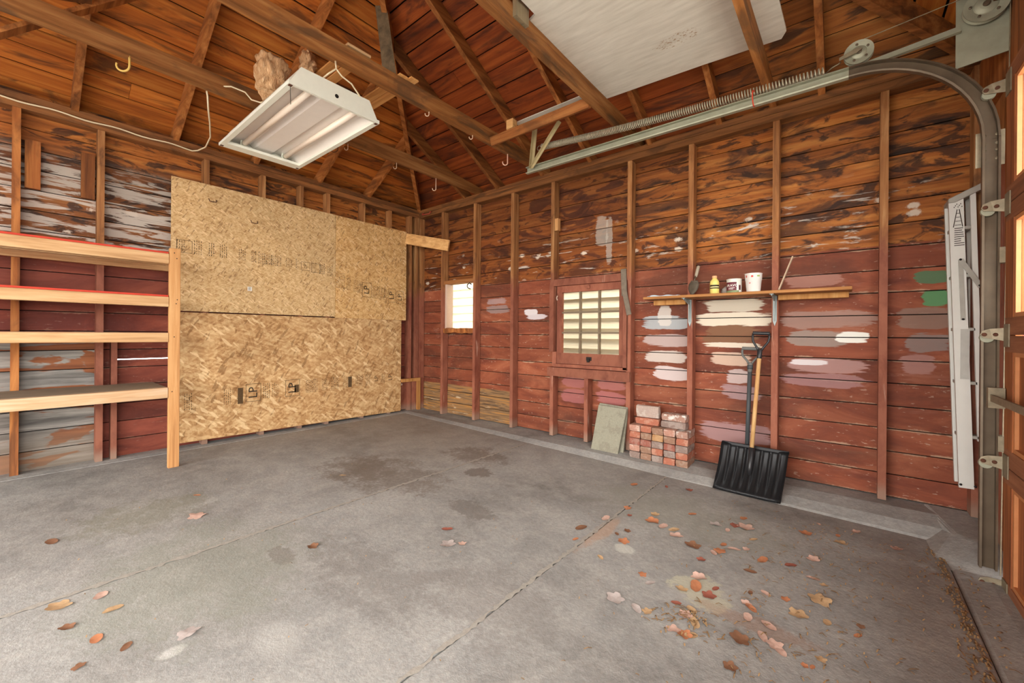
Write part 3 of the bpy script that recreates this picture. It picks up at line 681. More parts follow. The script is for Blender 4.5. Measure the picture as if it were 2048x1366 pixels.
# ------------------------------------------------------------------ door track, spring and pulleys
TY = -.70
tk = thing('door_track', 'galvanised steel garage door track curving up beside the ladder', 'door track', (5.04, TY, -.08))
path = [(5.035, -.04), (5.035, 1.92)] + [(5.035 - .5 + .5 * math.cos(math.radians(a)), 1.92 + .5 * math.sin(math.radians(a))) for a in range(8, 91, 6)] + [(4.53, 2.42), (2.37, 2.43)]
def track_bm(pts, closed=False):
    """C-profile channel swept along a path in the plane y = TY, open towards the door"""
    prof = [(-.028, .0), (-.028, .028), (-.02, .03), (-.02, .006), (.02, .006), (.02, .03), (.028, .028), (.028, 0)]   # (offset in path normal, depth towards -y)
    bm = nb(); rows = []; P = [Vector((p[0], 0, p[1])) for p in pts]
    for i, p in enumerate(P):
        t = (P[min(i + 1, len(P) - 1)] - P[max(i - 1, 0)]).normalized(); n = Vector((t.z, 0, -t.x))
        rows.append([bm.verts.new((p + n * a) + Vector((0, TY - d, 0))) for a, d in prof])
    for A, B in zip(rows, rows[1:]):
        m_ = len(prof)
        for k in range(m_): bm.faces.new((A[k], A[(k + 1) % m_], B[(k + 1) % m_], B[k]))
    bm.faces.new(rows[0][::-1]); bm.faces.new(rows[-1]); bmesh.ops.recalc_face_normals(bm, faces=bm.faces)
    return bm
bm_obj('vertical_track', track_bm(path[:2]), MGALVD, tk)
bm_obj('curved_track', track_bm(path[1:-1]), MGALVD, tk)
bm_obj('horizontal_track', track_bm(path[-2:]), MGALV, tk)
b = nb(); box(b, 4.99, 5.08, TY + .001, TY + .004, 1.80, 1.96); bm_obj('splice_plate', b, MBRK, tk)
for dx in (-.02, .02):
    for z in (1.83, 1.87, 1.9, 1.94):
        b = nb(); lathe(b, (5.035 + dx, TY - .006, z), [(.007, 0), (.007, -.004), (.003, -.006)], 10, 'Y'); bm_obj('bolt', b, MBRK, tk)
for z in (.5, 1.35): bm_obj('wall_clip', bbox(5.06, 5.125, TY - .03, TY + .02, z, z + .07), MBRK, tk)
MANG = plain('angle_iron', srgb(186, 170, 130), .55, .3, var=.2)
def angle(a, c, w=.03, name='hanger_angle', mat=MANG, parent=tk):
    b = nb(); a = Vector(a); c = Vector(c); bar(b, a, c, w, .003, (0, 1, 0)); d = (c - a).normalized(); s = d.cross(Vector((0, 1, 0))).normalized()
    bar(b, a + s * (w / 2 - .0015) + Vector((0, -w / 2, 0)), c + s * (w / 2 - .0015) + Vector((0, -w / 2, 0)), .003, w, (0, 1, 0))
    return bm_obj(name, b, mat, parent)
angle((2.44, TY - .03, 2.43), (2.47, TY - .02, 2.77)); angle((2.46, TY - .05, 2.43), (2.74, TY - .06, 2.72), .024)
# steel plate and angle at the door head
pt = thing('header_plate', 'grey green steel plate with angle arm above the door track', 'bracket', (5.02, -.66, 2.36))
b = nb(); prism(b, [(4.93, -.655, 2.31), (4.93, -.655, 2.70), (5.10, -.655, 2.70), (5.10, -.655, 2.33)], (0, .006, 0)); bm_obj('plate', b, MGALV, pt)
b = nb(); bar(b, (4.945, -.664, 2.49), (4.6, -.664, 2.46), .004, .035, (0, 0, 1)); bar(b, (4.945, -.675, 2.474), (4.6, -.675, 2.444), .022, .004, (0, 0, 1)); bm_obj('angle_arm', b, MGALV, pt)
def pulley(name, label, c, r):
    t = thing(name, label, 'pulley', (c[0], c[1], c[2] - r))
    b = nb(); lathe(b, c, [(.3 * r, .014), (.55 * r, .011), (.82 * r, .012), (r, .014), (r, .009), (.86 * r, .0), (r, -.009), (r, -.014), (.82 * r, -.012), (.55 * r, -.008), (.5 * r, -.011), (.3 * r, -.016), (.12 * r, -.018)], 32, 'Y')
    bm_obj('wheel', b, MGALV, t); b = nb(); lathe(b, (c[0], c[1] - .018, c[2]), [(.013, .0), (.013, -.006), (.009, -.01), (.004, -.01)], 16, 'Y'); bm_obj('axle', b, MGALVD, t)
    for k in range(5):
        a = 2 * math.pi * k / 5 + .5; b = nb(); lathe(b, (c[0] + .68 * r * math.cos(a), c[1] - .01, c[2] + .68 * r * math.sin(a)), [(.006, 0), (.006, -.005), (.003, -.006)], 8, 'Y'); bm_obj('rivet', b, MGALVD, t)
    return t
pulley('head_pulley', 'steel pulley wheel on the plate at the top right corner', (5.02, -.69, 2.55), .075)
p2 = pulley('spring_pulley', 'steel pulley wheel hooked to the right end of the spring', (4.57, TY - .0, 2.518), .062)
b = nb(); prism(b, [(4.49, TY - .034, 2.49), (4.49, TY - .034, 2.506), (4.56, TY - .034, 2.53), (4.585, TY - .034, 2.518), (4.56, TY - .034, 2.504)], (0, -.004, 0)); bm_obj('fork', b, MBRK, p2)
b = nb(); tube(b, [(4.575, TY, 2.581), (5.0, -.69, 2.626)], .0022, 6); tube(b, [(5.094, -.69, 2.55), (5.069, -.738, -.05)], .0022, 6)
top('lift_cable', b, MBRK, 'thin steel cable running from the spring pulley over the head pulley', 'cable')
b = nb(); pts = []
sx0, sx1, sz0, sz1 = 2.52, 4.43, 2.60, 2.475; turns = 140
for i in range(turns * 10 + 1):
    f = i / (turns * 10)
    x = sx0 + (sx1 - sx0) * (f * .86 + .14 * f ** 3); zc = sz0 + (sz1 - sz0) * f - .012 * math.sin(math.pi * f); a = 2 * math.pi * i / 10
    pts.append((x, TY + .023 * math.cos(a), zc + .023 * math.sin(a)))
tube(b, pts, .0042, 5)
sp = thing('extension_spring', 'long coiled steel extension spring above the horizontal track', 'spring', (3.4, TY, 2.45))
bm_obj('coil', b, plain('spring_steel', srgb(176, 168, 146), .45, .35, var=.2), sp, True)
b = nb(); tube(b, [(sx1, TY + .02, sz1), (sx1 + .03, TY, sz1 + .01), (sx1 + .06, TY - .01, sz1 + .015), (sx1 + .065, TY, sz1 + .025)], .0032, 6); bm_obj('end_hook', b, MBRK, sp, True)
b = nb(); tube(b, arc((sx0 - .03, TY, sz0), .018, 0, 320, 14), .003, 6); bm_obj('end_hook', b, MBRK, sp, True)
b = nb(); tube(b, arc((4.09, TY - .03, 2.435), .045, 20, 340, 22, 'YZ'), .0035, 6)
top('cord_loop', b, plain('red_cord', srgb(206, 70, 44), .6), 'red cord loop tied around the horizontal track', 'cord', smooth=True)

# ------------------------------------------------------------------ text prints
def text_bm(txt, size, rot=0.0):
    cu = bpy.data.curves.new('print', 'FONT'); cu.body = txt; cu.size = size; cu.align_x = 'CENTER'; cu.align_y = 'CENTER'; cu.resolution_u = 2
    o = bpy.data.objects.new('print', cu); COL.objects.link(o); dg = bpy.context.evaluated_depsgraph_get()
    me = bpy.data.meshes.new_from_object(o.evaluated_get(dg)); bpy.data.objects.remove(o); bpy.data.curves.remove(cu)
    b = nb(); b.from_mesh(me); bpy.data.meshes.remove(me)
    if rot: bmesh.ops.rotate(b, verts=b.verts, cent=(0, 0, 0), matrix=Matrix.Rotation(rot, 3, 'Z'))
    return b
def place(b, origin, ux, uy):
    """map the text plane on to a surface: local x -> ux, local y -> uy"""
    o = Vector(origin); ux = Vector(ux); uy = Vector(uy)
    for v in b.verts: v.co = o + ux * v.co.x + uy * v.co.y
    return b
def merge(dst, src):
    me = bpy.data.meshes.new('tmp'); src.to_mesh(me); dst.from_mesh(me); src.free(); bpy.data.meshes.remove(me)

# ------------------------------------------------------------------ chipboard sheets on the left wall
def osb(name, base, dark, light, fl=1.0):
    m = M(name, .7); X, Yc, Z = m.sep(m.pos()); r = m.rnd()
    def flakes(deg, k, ch):
        ca, sa = math.cos(math.radians(deg)), math.sin(math.radians(deg))
        yr = m.math('SUBTRACT', m.math('MULTIPLY', Yc, ca), m.math('MULTIPLY', Z, sa)); zr = m.math('ADD', m.math('MULTIPLY', Yc, sa), m.math('MULTIPLY', Z, ca))
        wv = m.math('MULTIPLY', m.math('SUBTRACT', m.noise(m.pos(), 9 * fl, 2), .5), 1.6)
        return m.sep(m.vor(m.comb(m.math('MULTIPLY', yr, 24 * fl), k, m.math('ADD', m.math('MULTIPLY', zr, 95 * fl), wv)), 1.0))[ch]
    f1 = flakes(18, 0.0, 0); f2 = flakes(-38, 3.0, 1); f3 = flakes(74, 7.0, 2)
    g = m.noise(m.comb(m.math('MULTIPLY', Yc, 30), 0, m.math('MULTIPLY', Z, 110)), 1.0, 4, .6)
    f = m.math('ADD', m.math('ADD', m.math('MULTIPLY', f1, .36), m.math('MULTIPLY', f2, .3)), m.math('ADD', m.math('MULTIPLY', g, .14), m.math('MULTIPLY', f3, .2)))
    c = m.ramp(f, [(.12, dark), (.42, base), (.8, light)])
    bl = m.noise(m.pos(), 2.0, 5, .6, .5); c = hsv(m, c, m.math('ADD', m.math('MULTIPLY', bl, .5), .76))
    c = m.mix(m.math('MULTIPLY', m.step(flakes(-62, 12.0, 0), .93, .95), .55), c, srgb(122, 84, 46)); c = m.mix(m.math('MULTIPLY', m.step(flakes(40, 15.0, 1), .93, .95), .6), c, srgb(236, 206, 158))
    m.color(c); m.bump(f, .4, .002); return m.m
OS1 = osb('chipboard_pale', srgb(198, 162, 112), srgb(166, 126, 80), srgb(216, 186, 140), 1.3)
OS2 = osb('chipboard_golden', srgb(204, 160, 102), srgb(170, 122, 70), srgb(224, 188, 134), 1.0)
OS3 = osb('chipboard_coarse', srgb(184, 142, 94), srgb(148, 106, 64), srgb(212, 178, 130), .6)
MINK = plain('grey_print_ink', srgb(88, 68, 44), .9, var=.4, scale=60); MINKD = plain('black_print_ink', srgb(50, 40, 30), .9, var=.4, scale=60)
XF = .108
def sheet(y0, y1, z0, z1, mat, label, xf=XF, tilt=0.0):
    t = thing('chipboard_sheet', label, 'board', (xf - .01, (y0 + y1) / 2, z0), 'chipboard sheets on the left wall')
    b = nb(); hexa(b, [(xf - .014, y0, z0 + tilt), (xf, y0, z0 + tilt), (xf, y1, z0), (xf - .014, y1, z0), (xf - .014, y0, z1), (xf, y0, z1), (xf, y1, z1), (xf - .014, y1, z1)])
    bmesh.ops.recalc_face_normals(b, faces=b.faces); bm_obj('panel', b, mat, t); return t
s1 = sheet(-2.69, -1.256, 1.19, 2.327, OS1, 'large pale chipboard sheet with two rusty hooks and a white sticker')
s2 = sheet(-1.252, -.305, 1.18, 2.325, OS2, 'golden upper right chipboard sheet printed with three LP stamps')
s3 = sheet(-2.635, -.375, .022, 1.178, OS3, 'coarse lower chipboard sheet with faded stamps, just above the floor', tilt=.03)
def stamp(parent, items, xf=XF + .0008):
    """printed lines and letters; item = (kind, y, z, size)"""
    for mat, sel in ((MINK, False), (MINKD, True)):
        b = nb()
        for it in items:
            k, y, z, sz = it[:4]; dk = len(it) > 4
            if dk != sel: continue
            if k == 'lines':      # small print set sideways: rows of tiny dashes in upright lines
                n = int(it[5] if len(it) > 5 else 4)
                for j in range(n):
                    yy = y + (j - n / 2) * .016; zz = z - sz
                    while zz < z + sz:
                        h = R.uniform(.006, .02); w = R.uniform(.003, .006)
                        for q in (0,):
                            v = [b.verts.new((xf, yy, zz)), b.verts.new((xf, yy + w, zz)), b.verts.new((xf, yy + w, zz + h)), b.verts.new((xf, yy, zz + h))]; b.faces.new(v)
                        zz += h + R.uniform(.003, .012)
            elif k == 'rect':
                w = it[5] if len(it) > 5 else sz; e = .0035
                for (a0, a1, c0, c1) in ((y - w, y + w, z + sz - e, z + sz), (y - w, y + w, z - sz, z - sz + e), (y - w, y - w + e, z - sz, z + sz), (y + w - e, y + w, z - sz, z + sz)):
                    v = [b.verts.new(p) for p in ((xf, a0, c0), (xf, a1, c0), (xf, a1, c1), (xf, a0, c1))]; b.faces.new(v)
            elif k == 'block':
                v = [b.verts.new(p) for p in ((xf, y - .022, z - sz), (xf, y + .022, z - sz), (xf, y + .022, z + sz), (xf, y - .022, z + sz))]; b.faces.new(v)
            else:
                merge(b, place(text_bm(k, sz), (xf, y, z), (0, 0, 1), (0, -1, 0)))
        if len(b.verts): tag(bm_obj('printed_stamp', b, mat, parent), kind='stuff')
        else: b.free()
D = 'd'
stamp(s2, [('lines', -1.19, 1.60, .085, D, 7), ('lines', -1.09, 1.58, .075, D, 3), ('lines', -1.0, 1.56, .07), ('lines', -.95, 1.55, .07), ('LP', -.865, 1.525, .10, D), ('rect', -.865, 1.525, .085, D, .06),
           ('lines', -.74, 1.505, .07, D, 6), ('lines', -.65, 1.50, .075, D, 6), ('lines', -.60, 1.5, .05), ('LP', -.52, 1.485, .10, D), ('rect', -.52, 1.485, .085, D, .052), ('LP', -.40, 1.47, .085, D), ('rect', -.40, 1.47, .08, D, .05)])
stamp(s1, [('lines', -2.62, 1.745, .05), ('rect', -2.60, 1.745, .055), ('lines', -2.5, 1.745, .055), ('lines', -2.4, 1.745, .055, D, 3), ('lines', -2.31, 1.745, .055), ('lines', -2.16, 1.74, .05), ('lines', -2.06, 1.735, .05, D, 3), ('lines', -1.96, 1.73, .05, D, 8), ('lines', -1.86, 1.725, .05, D, 6),
           ('lines', -1.74, 1.72, .04), ('lines', -1.66, 1.715, .05, D, 2), ('LP', -1.58, 1.71, .05), ('rect', -1.58, 1.71, .045), ('lines', -1.49, 1.705, .05), ('rect', -1.47, 1.705, .05), ('lines', -1.40, 1.70, .05, D, 4), ('lines', -1.31, 1.69, .055)])
stamp(s3, [('lines', -2.56, .4, .07), ('lines', -2.27, .41, .07), ('block', -2.17, .41, .075), ('LP', -2.06, .43, .11, D), ('rect', -2.06, .43, .085, D, .065), ('lines', -1.94, .435, .07, D, 4), ('lines', -1.86, .435, .06), ('LP', -1.70, .44, .11, D), ('rect', -1.70, .44, .085, D, .07), ('block', -1.66, .43, .04),
           ('lines', -1.50, .44, .065, D, 8), ('lines', -1.36, .44, .06), ('lines', -1.24, .45, .065, D, 6), ('lines', -1.12, .45, .06), ('block', -1.07, .45, .06), ('lines', -.95, .455, .06, D, 6), ('lines', -.84, .46, .06), ('LP', -.73, .46, .07), ('lines', -.63, .46, .055, D, 3), ('LP', -.53, .46, .08)])
b = nb(); box(b, XF, XF + .0012, -2.118, -2.08, 1.405, 1.445); bm_obj('sticker', b, plain('sticker_paper', srgb(232, 226, 214), .6), s1)
b = nb()
for j in range(4): box(b, XF + .0012, XF + .0016, -2.112, -2.09, 1.412 + j * .008, 1.415 + j * .008)
tag(bm_obj('sticker_print', b, MINKD, s1), kind='stuff')
for y, z in ((-2.405, 2.185), (-2.072, 2.065)):
    b = nb(); tube(b, [(XF - .005, y + .03, z + .012), (XF + .02, y + .03, z + .01), (XF + .03, y + .028, z - .008), (XF + .03, y, z - .012), (XF + .03, y - .025, z - .01), (XF + .03, y - .032, z + .01)], .0035, 6)
    bm_obj('hook', b, MRUST, s1, True)

# ------------------------------------------------------------------ low hatch and corner board
ht = thing('hatch', 'low red hatch with a pine frame beside the lower chipboard sheet', 'hatch', (.06, -.24, 0))
bm_obj('panel', bevel(bbox(.02, .05, -.40, -.19, .02, .38), .003), MREDTRIM, ht)
b = nb(); lathe(b, (.05, -.33, .35), [(.014, 0), (.015, .012), (.008, .018)], 14, 'X'); bm_obj('knob', b, MWTRIM, ht)
MPN2 = wood('old_pine', (srgb(150, 98, 50), srgb(186, 132, 74), srgb(206, 160, 100)), 'Z', randv=.05)
bm_obj('frame_top', bbox(.09, .135, -.373, -.085, .385, .425), MPN2, ht); bm_obj('frame_side', bbox(.09, .135, -.125, -.085, -.0, .385), MPN2, ht); bm_obj('jamb', bbox(.05, .09, -.19, -.125, 0, .38), MREDTRIM, ht)
b = nb(); bar(b, (.118, -.315, 2.235), (.70, -.108, 2.105), .03, .135); bevel(b, .002)
top('pine_board', b, MPINE, 'short fresh pine board nailed across the corner of the walls', 'board')

# ------------------------------------------------------------------ shelving on the left
sh = thing('shelving_unit', 'rough timber shelving unit with four shelves and a front post', 'shelves', (.35, -3.3, 0))
pf = .58
b = bbox(pf, pf + .04, -2.795, -2.73, floor_z(pf), 1.635); bevel(b, .002); bm_obj('post', b, MPINEZ, sh)
for y in (-4.35,):
    b = bbox(pf, pf + .04, y, y + .065, floor_z(pf), 1.635); bevel(b, .002); bm_obj('post', b, MPINEZ, sh)
MSHTOP = plain('dusty_shelf', srgb(150, 132, 110), .9, var=.2, scale=12, bump=.2); MREDSH = plain('red_shelf_board', srgb(188, 60, 40), .7, var=.2, scale=12)
MWORN = wood('worn_shelf_edge', (srgb(150, 110, 80), srgb(196, 158, 118), srgb(216, 190, 160)), 'Y', blot=.35, blotcol=srgb(150, 140, 130), randv=.1)
for z0, z1, red, m_ in ((1.515, 1.59, 1, MPINEY), (1.195, 1.268, 1, MPINEY), (.932, 1.0, 0, MPINEY), (.515, .592, 0, MWORN)):
    shf = thing('shelf', None, None); shf.parent = sh; shf.location = (0, 0, z0)
    b = bbox(pf - .002, pf + .038, -4.35, -2.797, z0, z1); bevel(b, .003, 1); bm_obj('front_rail', b, m_, shf)
    bm_obj('shelf_board', bevel(bbox(.092, pf + (.03 if red else -.004), -4.35, -2.80, z1 + (.001 if red else -.022), z1 + (.014 if red else .001)), .001), MREDSH if red else MSHTOP, shf)
    if z0 > 1.4: bm_obj('back_rail', bbox(.095, .135, -4.35, -2.70, z0, z1), m_, shf); bm_obj('under_rail', bbox(pf - .09, pf - .05, -4.35, -2.80, z0 - .0, z1), m_, shf)
for z in (1.6, 1.56, 1.25, 1.22, .97, .56):
    b = nb(); lathe(b, (pf + .04, -2.762 + R.uniform(-.015, .015), z), [(.004, -.002), (.004, .0012), (.001, .0015)], 8, 'X'); bm_obj('nail', b, MIRON, sh)

# ------------------------------------------------------------------ fluorescent fixture
fx = thing('light_fixture', 'white two tube fluorescent light fixture hanging below the joists', 'light fixture', (1.51, -2.285, 2.395))
MWHITE = plain('white_enamel', srgb(226, 228, 216), .4, var=.05, scale=30, spec=.5); MREFL = plain('reflector_enamel', srgb(232, 226, 220), .35, var=.04, spec=.5)
X0, X1, YA, YB, ZB, ZTp = .9, 2.12, -2.57, -2.0, 2.40, 2.525
def loft(b, prof, x0, x1, close=False):
    A = [b.verts.new((x0, y, z)) for y, z in prof]; B = [b.verts.new((x1, y, z)) for y, z in prof]
    for i in range(len(prof) - 1): b.faces.new((A[i], A[i + 1], B[i + 1], B[i]))
    return A, B
b = nb(); A, B = loft(b, [(YA + .012, ZB + .02), (YA + .07, ZTp), (YB - .07, ZTp), (YB - .012, ZB + .02)], X0 + .01, X1 - .01)
b.faces.new(A[::-1]); b.faces.new(B); bmesh.ops.recalc_face_normals(b, faces=b.faces); bmesh.ops.solidify(b, geom=b.faces[:], thickness=-.0015)
bm_obj('housing', b, MWHITE, fx)
b = nb(); w = .03
for q in ((X0, X1, YA, YA + w), (X0, X1, YB - w, YB), (X0, X0 + w * 3, YA + w, YB - w), (X1 - w * .6, X1, YA + w, YB - w)): box(b, *q, ZB, ZB + .02)
bm_obj('rim', b, MWHITE, fx)
b = nb(); loft(b, [(YA + .02, ZB + .012), (YA + .075, ZB + .055), (YA + .20, ZB + .07), (YA + .225, ZB + .045), (YB - .225, ZB + .045), (YB - .20, ZB + .07), (YB - .075, ZB + .055), (YB - .02, ZB + .012)], X0 + .02, X1 - .02)
bm_obj('reflector', b, MREFL, fx)
MTUBE = plain('fluorescent_tube', srgb(240, 224, 208), .25, var=.02, spec=.5)
for y in (YA + .14, YB - .14):
    b = nb(); tube(b, [(X0 + .1, y, ZB + .038), (X1 - .03, y, ZB + .038)], .0185, 16); tb = bm_obj('tube', b, MTUBE, fx, True)
    for x in (X0 + .085, X1 - .03):
        b = nb(); lathe(b, (x, y, ZB + .038), [(.019, 0), (.0195, .018), (.012, .02)], 14, 'X'); bm_obj('tube_cap', b, MGALV, tb)
    for x in (X0 + .07, X1 - .02):
        bm_obj('lamp_holder', bevel(bbox(x - .008, x + .012, y - .02, y + .02, ZB + .012, ZB + .066), .004), MWHITE, fx)
for x, y in ((X0 + .02, YA + .015), (X0 + .02, YB - .015), (X1 - .02, YA + .015), (X1 - .02, YB - .015)):
    bm_obj('lens_clip', bbox(x - .012, x + .012, y - .01, y + .01, ZB - .001, ZB + .002), MRUST, fx)
b = nb(); lathe(b, (X1 - .011, -2.29, 2.455), [(.012, 0), (.012, .004), (.006, .005)], 14, 'X'); bm_obj('knockout', b, MIRON, fx)
b = nb()
for k in range(26):
    y = R.uniform(YA + .08, YB - .08); z = R.uniform(2.43, 2.515); lathe(b, (X1 - .0105, y, z), [(.003, 0), (.003, .001)], 6, 'X')
tag(bm_obj('screw_hole', b, MIRON, fx), kind='stuff')
b = nb(); tube(b, [(X1 - .03, YA + .02, 2.43), (X1 - .028, YA + .018, 2.40), (X1 - .03, YA + .022, 2.30)], .002, 6); bm_obj('pull_cord', b, plain('dark_cord', srgb(74, 70, 60), .8), fx)
MCREAM = plain('cream_cord', srgb(226, 210, 178), .6, var=.1)
for p in ([(2.13, -2.31, 2.655), (2.14, -2.31, 2.60), (2.13, -2.27, 2.58), (2.12, -2.20, 2.57), (2.115, -2.15, 2.53), (2.10, -2.12, 2.515)], [(2.14, -2.31, 2.60), (2.11, -2.34, 2.57), (2.08, -2.37, 2.53)]):
    b = nb(); tube(b, p, .005, 8); bm_obj('hanging_cord', b, MCREAM, fx, True)
b = nb(); tube(b, [(1.18, -2.64, 2.70), (1.2, -2.58, 2.72), (1.22, -2.5, 2.71), (1.25, -2.47, 2.66), (1.3, -2.43, 2.64), (1.4, -2.42, 2.62), (1.5, -2.38, 2.56), (1.5, -2.36, 2.52)], .005, 8)
bm_obj('power_cord', b, MCREAM, fx, True)

# pink glass wool lying over the fixture
def wool(c, s, label, seed):
    b = nb(); bmesh.ops.create_icosphere(b, subdivisions=4, radius=1)
    for v in b.verts:
        p = v.co.copy(); n = mnoise.fractal(p * 2.2 + Vector((seed, 0, 0)), 1.0, 2.2, 4); k = 1 + .28 * n + .12 * math.sin(p.z * 9 + p.y * 3 + seed)
        q = Vector((math.copysign(abs(p.x) ** .7, p.x), math.copysign(abs(p.y) ** .7, p.y), math.copysign(abs(p.z) ** .7, p.z))) * k
        v.co = Vector(c) + Vector((q.x * s[0], q.y * s[1], q.z * s[2]))
    top('insulation_batt', b, MWOOL, label, 'insulation', smooth=True)
m = M('glass_wool', 1.0, spec=0); p = m.objpos(); g = m.noise(m.vm('MULTIPLY', p, (60, 60, 14)), 1.0, 6, .7, 1.0)
m.color(m.ramp(g, [(.3, srgb(176, 124, 84)), (.5, srgb(222, 176, 132)), (.7, srgb(238, 208, 168))])); m.bump(g, 1.0, .02); MWOOL = m.m
wool((1.6, -2.47, 2.69), (.10, .085, .125), 'torn pink glass wool batt hanging over the light fixture', 3)
wool((1.72, -2.29, 2.82), (.06, .04, .07), 'small tuft of glass wool above the light fixture', 8)
MPLANK = wood('tan_beadboard', (srgb(170, 112, 58), srgb(206, 150, 88), srgb(222, 172, 112)), 'X', randv=.12, gs=1.2)
for i, (y, x1, la) in enumerate(((-1.775, 2.2, 'rightmost tan beadboard plank lying across the joists'), (-1.845, 2.17, 'tan beadboard plank beside the rightmost plank on the joists'), (-2.13, 2.13, 'tan beadboard plank resting on the joists above the hanging cords'), (-2.205, 2.13, 'leftmost tan beadboard plank resting on the joists above the fixture'))):
    b = bbox(1.10, x1, y - .033, y + .033, HT + .121, HT + .133); bevel(b, .002); top('plank', b, MPLANK, la, 'plank', 'planks laid over the joists')
b = bbox(2.1, 2.145, -2.24, -2.08, HT + .134, HT + .15); bevel(b, .002); top('wood_strip', b, MPINEY, 'thin pale wood strip lying on the joist above the fixture cords', 'strip')

# timber and white panel overhead
b = nb(); bar(b, (2.152, -.93, 2.668), (3.098, -.94, 2.668), .04, .07, (0, -.35, 1)); bevel(b, .003); top('blocking', b, MRAFX, 'short timber block between two joists carrying the track hanger', 'beam')
m = M('white_panel_paint', .6); p = m.pos(); g = m.noise(m.vm('MULTIPLY', p, (6, 40, 6)), 1.0, 4); k = m.noise(p, 38, 3, .6)
c = m.ramp(g, [(.3, srgb(206, 202, 190)), (.7, srgb(226, 223, 212))]); c = m.mix(m.step(k, .755, .77), c, srgb(90, 80, 66)); X_, Y_, Z_ = m.sep(p)
c = m.mix(m.math('MULTIPLY', m.math('MULTIPLY', m.ell(X_, Y_, (3.74, -1.04, .14, .06), m.math('MULTIPLY', m.math('SUBTRACT', k, .5), 2), .5), m.step(m.noise(m.vm('MULTIPLY', p, (60, 140, 60)), 1.0, 3, .6), .56, .6)), .8), c, srgb(150, 110, 60)); m.color(c); MPANEL = m.m
b = nb(); z = HT + .122; pr = [(3.19, -3.0), (3.19, -1.72), (3.125, -1.70), (3.122, -.74), (3.4, -.725), (3.8, -.70), (4.22, -.662), (4.25, -.72), (4.24, -1.2), (4.25, -3.0)]
prism(b, [(x, y, z) for x, y in pr], (0, 0, .016)); top('plywood_sheet', b, MPANEL, 'large white painted plywood sheet lying on the ceiling joists', 'plywood sheet')
b = bbox(2.36, 3.09, -.875, -.80, 2.784, 2.788); top('wood_strip', b, MPANEL, 'narrow white painted strip beside the rafters left of the white sheet', 'strip')
for x, y, la in ((2.37, -.925, 'small pine offcut at the left end of the white slat'), (3.07, -.86, 'small pine offcut under the corner of the white panel')):
    b = bbox(x - .035, x + .035, y - .03, y + .03, 2.705 if x < 3 else 2.771, 2.782); bevel(b, .003); top('wood_offcut', b, MPINE, la, 'wood block')
b = nb(); box(b, 3.143, 3.168, -1.86, -1.75, 2.70, 3.3); top('hanging_post', b, MGREYW, 'grey wooden hanger post fixed to the joist beside the white panel', 'post')

# ------------------------------------------------------------------ hooks and wiring
MWHK = plain('cream_hook', srgb(232, 206, 176), .5); MYHK = plain('yellow_hook', srgb(214, 180, 100), .5)
def hook(x, y, z, r, mat, label, yaw=0.0, th=.004, stem=.04):
    pts = [(0, 0, 0), (0, 0, -stem * .5), (0, 0, -stem)] + [(r - r * math.cos(a), 0, -stem - r * math.sin(a)) for a in [math.radians(d) for d in range(20, 215, 15)]]
    b = nb(); c_, s_ = math.cos(yaw), math.sin(yaw); tube(b, [(x + p[0] * c_, y + p[0] * s_, z + p[2]) for p in pts], th, 8)
    top('ceiling_hook', b, mat, label, 'hook', 'hooks screwed into the joists', smooth=True)
ya = math.radians(230)
hook(1.19, -3.10, HT + .01, .034, MYHK, 'large yellow hook under the joist at the left', ya, .0055, .06)
hook(2.13, -1.595, HT + .01, .014, MWHK, 'small cream hook under the joist right of the light fixture', ya, .003, .03)
hook(2.13, -1.14, HT + .01, .014, MWHK, 'small cream hook midway along the joist right of the fixture', ya, .003, .03)
hook(2.13, -.69, HT + .01, .022, plain('pink_hook', srgb(236, 190, 166), .5), 'large pinkish hook at the wall end of the joist', ya, .005, .09)
hook(1.17, -1.70, HT + .005, .014, MWHK, 'small cream hook on the far joist beside the fixture corner', ya, .003, .045)
hook(1.17, -1.205, HT + .005, .014, MWHK, 'small cream hook in the middle of the far joist', ya, .003, .05)
hook(1.17, -.717, HT + .005, .018, MWHK, 'long cream hook near the wall end of the far joist', ya, .004, .12)
hook(1.17, -1.79, HT + .005, .03, MRUST, 'rusty bent hook on the far joist at the fixture corner', ya, .003, .08)
b = nb(); pts = []
for i in range(41):
    y = -4.4 + (4.4 - 2.55) * i / 40; pts.append((SD + .016, y, 2.592 + .006 * math.sin(i * .9)))
pts += [(.14, -2.52, 2.59), (.25, -2.49, 2.60), (.5, -2.52, 2.60), (.8, -2.60, 2.585), (1.0, -2.66, 2.59), (1.14, -2.70, 2.62), (1.14, -2.705, 2.652)]
tube(b, pts, .0055, 8); top('wall_cable', b, MCREAM, 'cream cable stapled along the left wall plate, its end hanging from the joist', 'cable', smooth=True)
b = nb(); tube(b, [(.2, -.1, 2.60), (.2, -.125, 2.585), (.2, -.13, 2.57), (.27, -.13, 2.565), (.35, -.13, 2.56), (.355, -.125, 2.585), (.355, -.1, 2.59)], .006, 8)
top('corner_bracket', b, plain('red_bracket', srgb(190, 80, 62), .5), 'small red wire bracket on the plate by the corner', 'bracket', smooth=True)
b = nb(); tube(b, [(1.09, -.10, 1.60), (1.06, -.105, 1.615), (1.03, -.105, 1.60), (1.025, -.105, 1.575), (1.045, -.105, 1.555), (1.08, -.105, 1.545)], .0065, 8)
top('wire_hook', b, MIRON, 'black bent wire hook in front of the small window', 'hook', smooth=True)
b = nb()
bar(b, (2.99, -.098, 1.6), (3.0, -.098, 1.36), .05, .012, (0, 1, 0)); bar(b, (3.0, -.108, 1.42), (3.05, -.108, 1.19), .045, .008, (0, 1, 0)); bevel(b, .003)
top('strap_hinge', b, plain('weathered_strap', srgb(122, 110, 96), .8, .1, var=.4, scale=30), 'weathered strap hanging on the stud beside the nine pane window', 'strap')

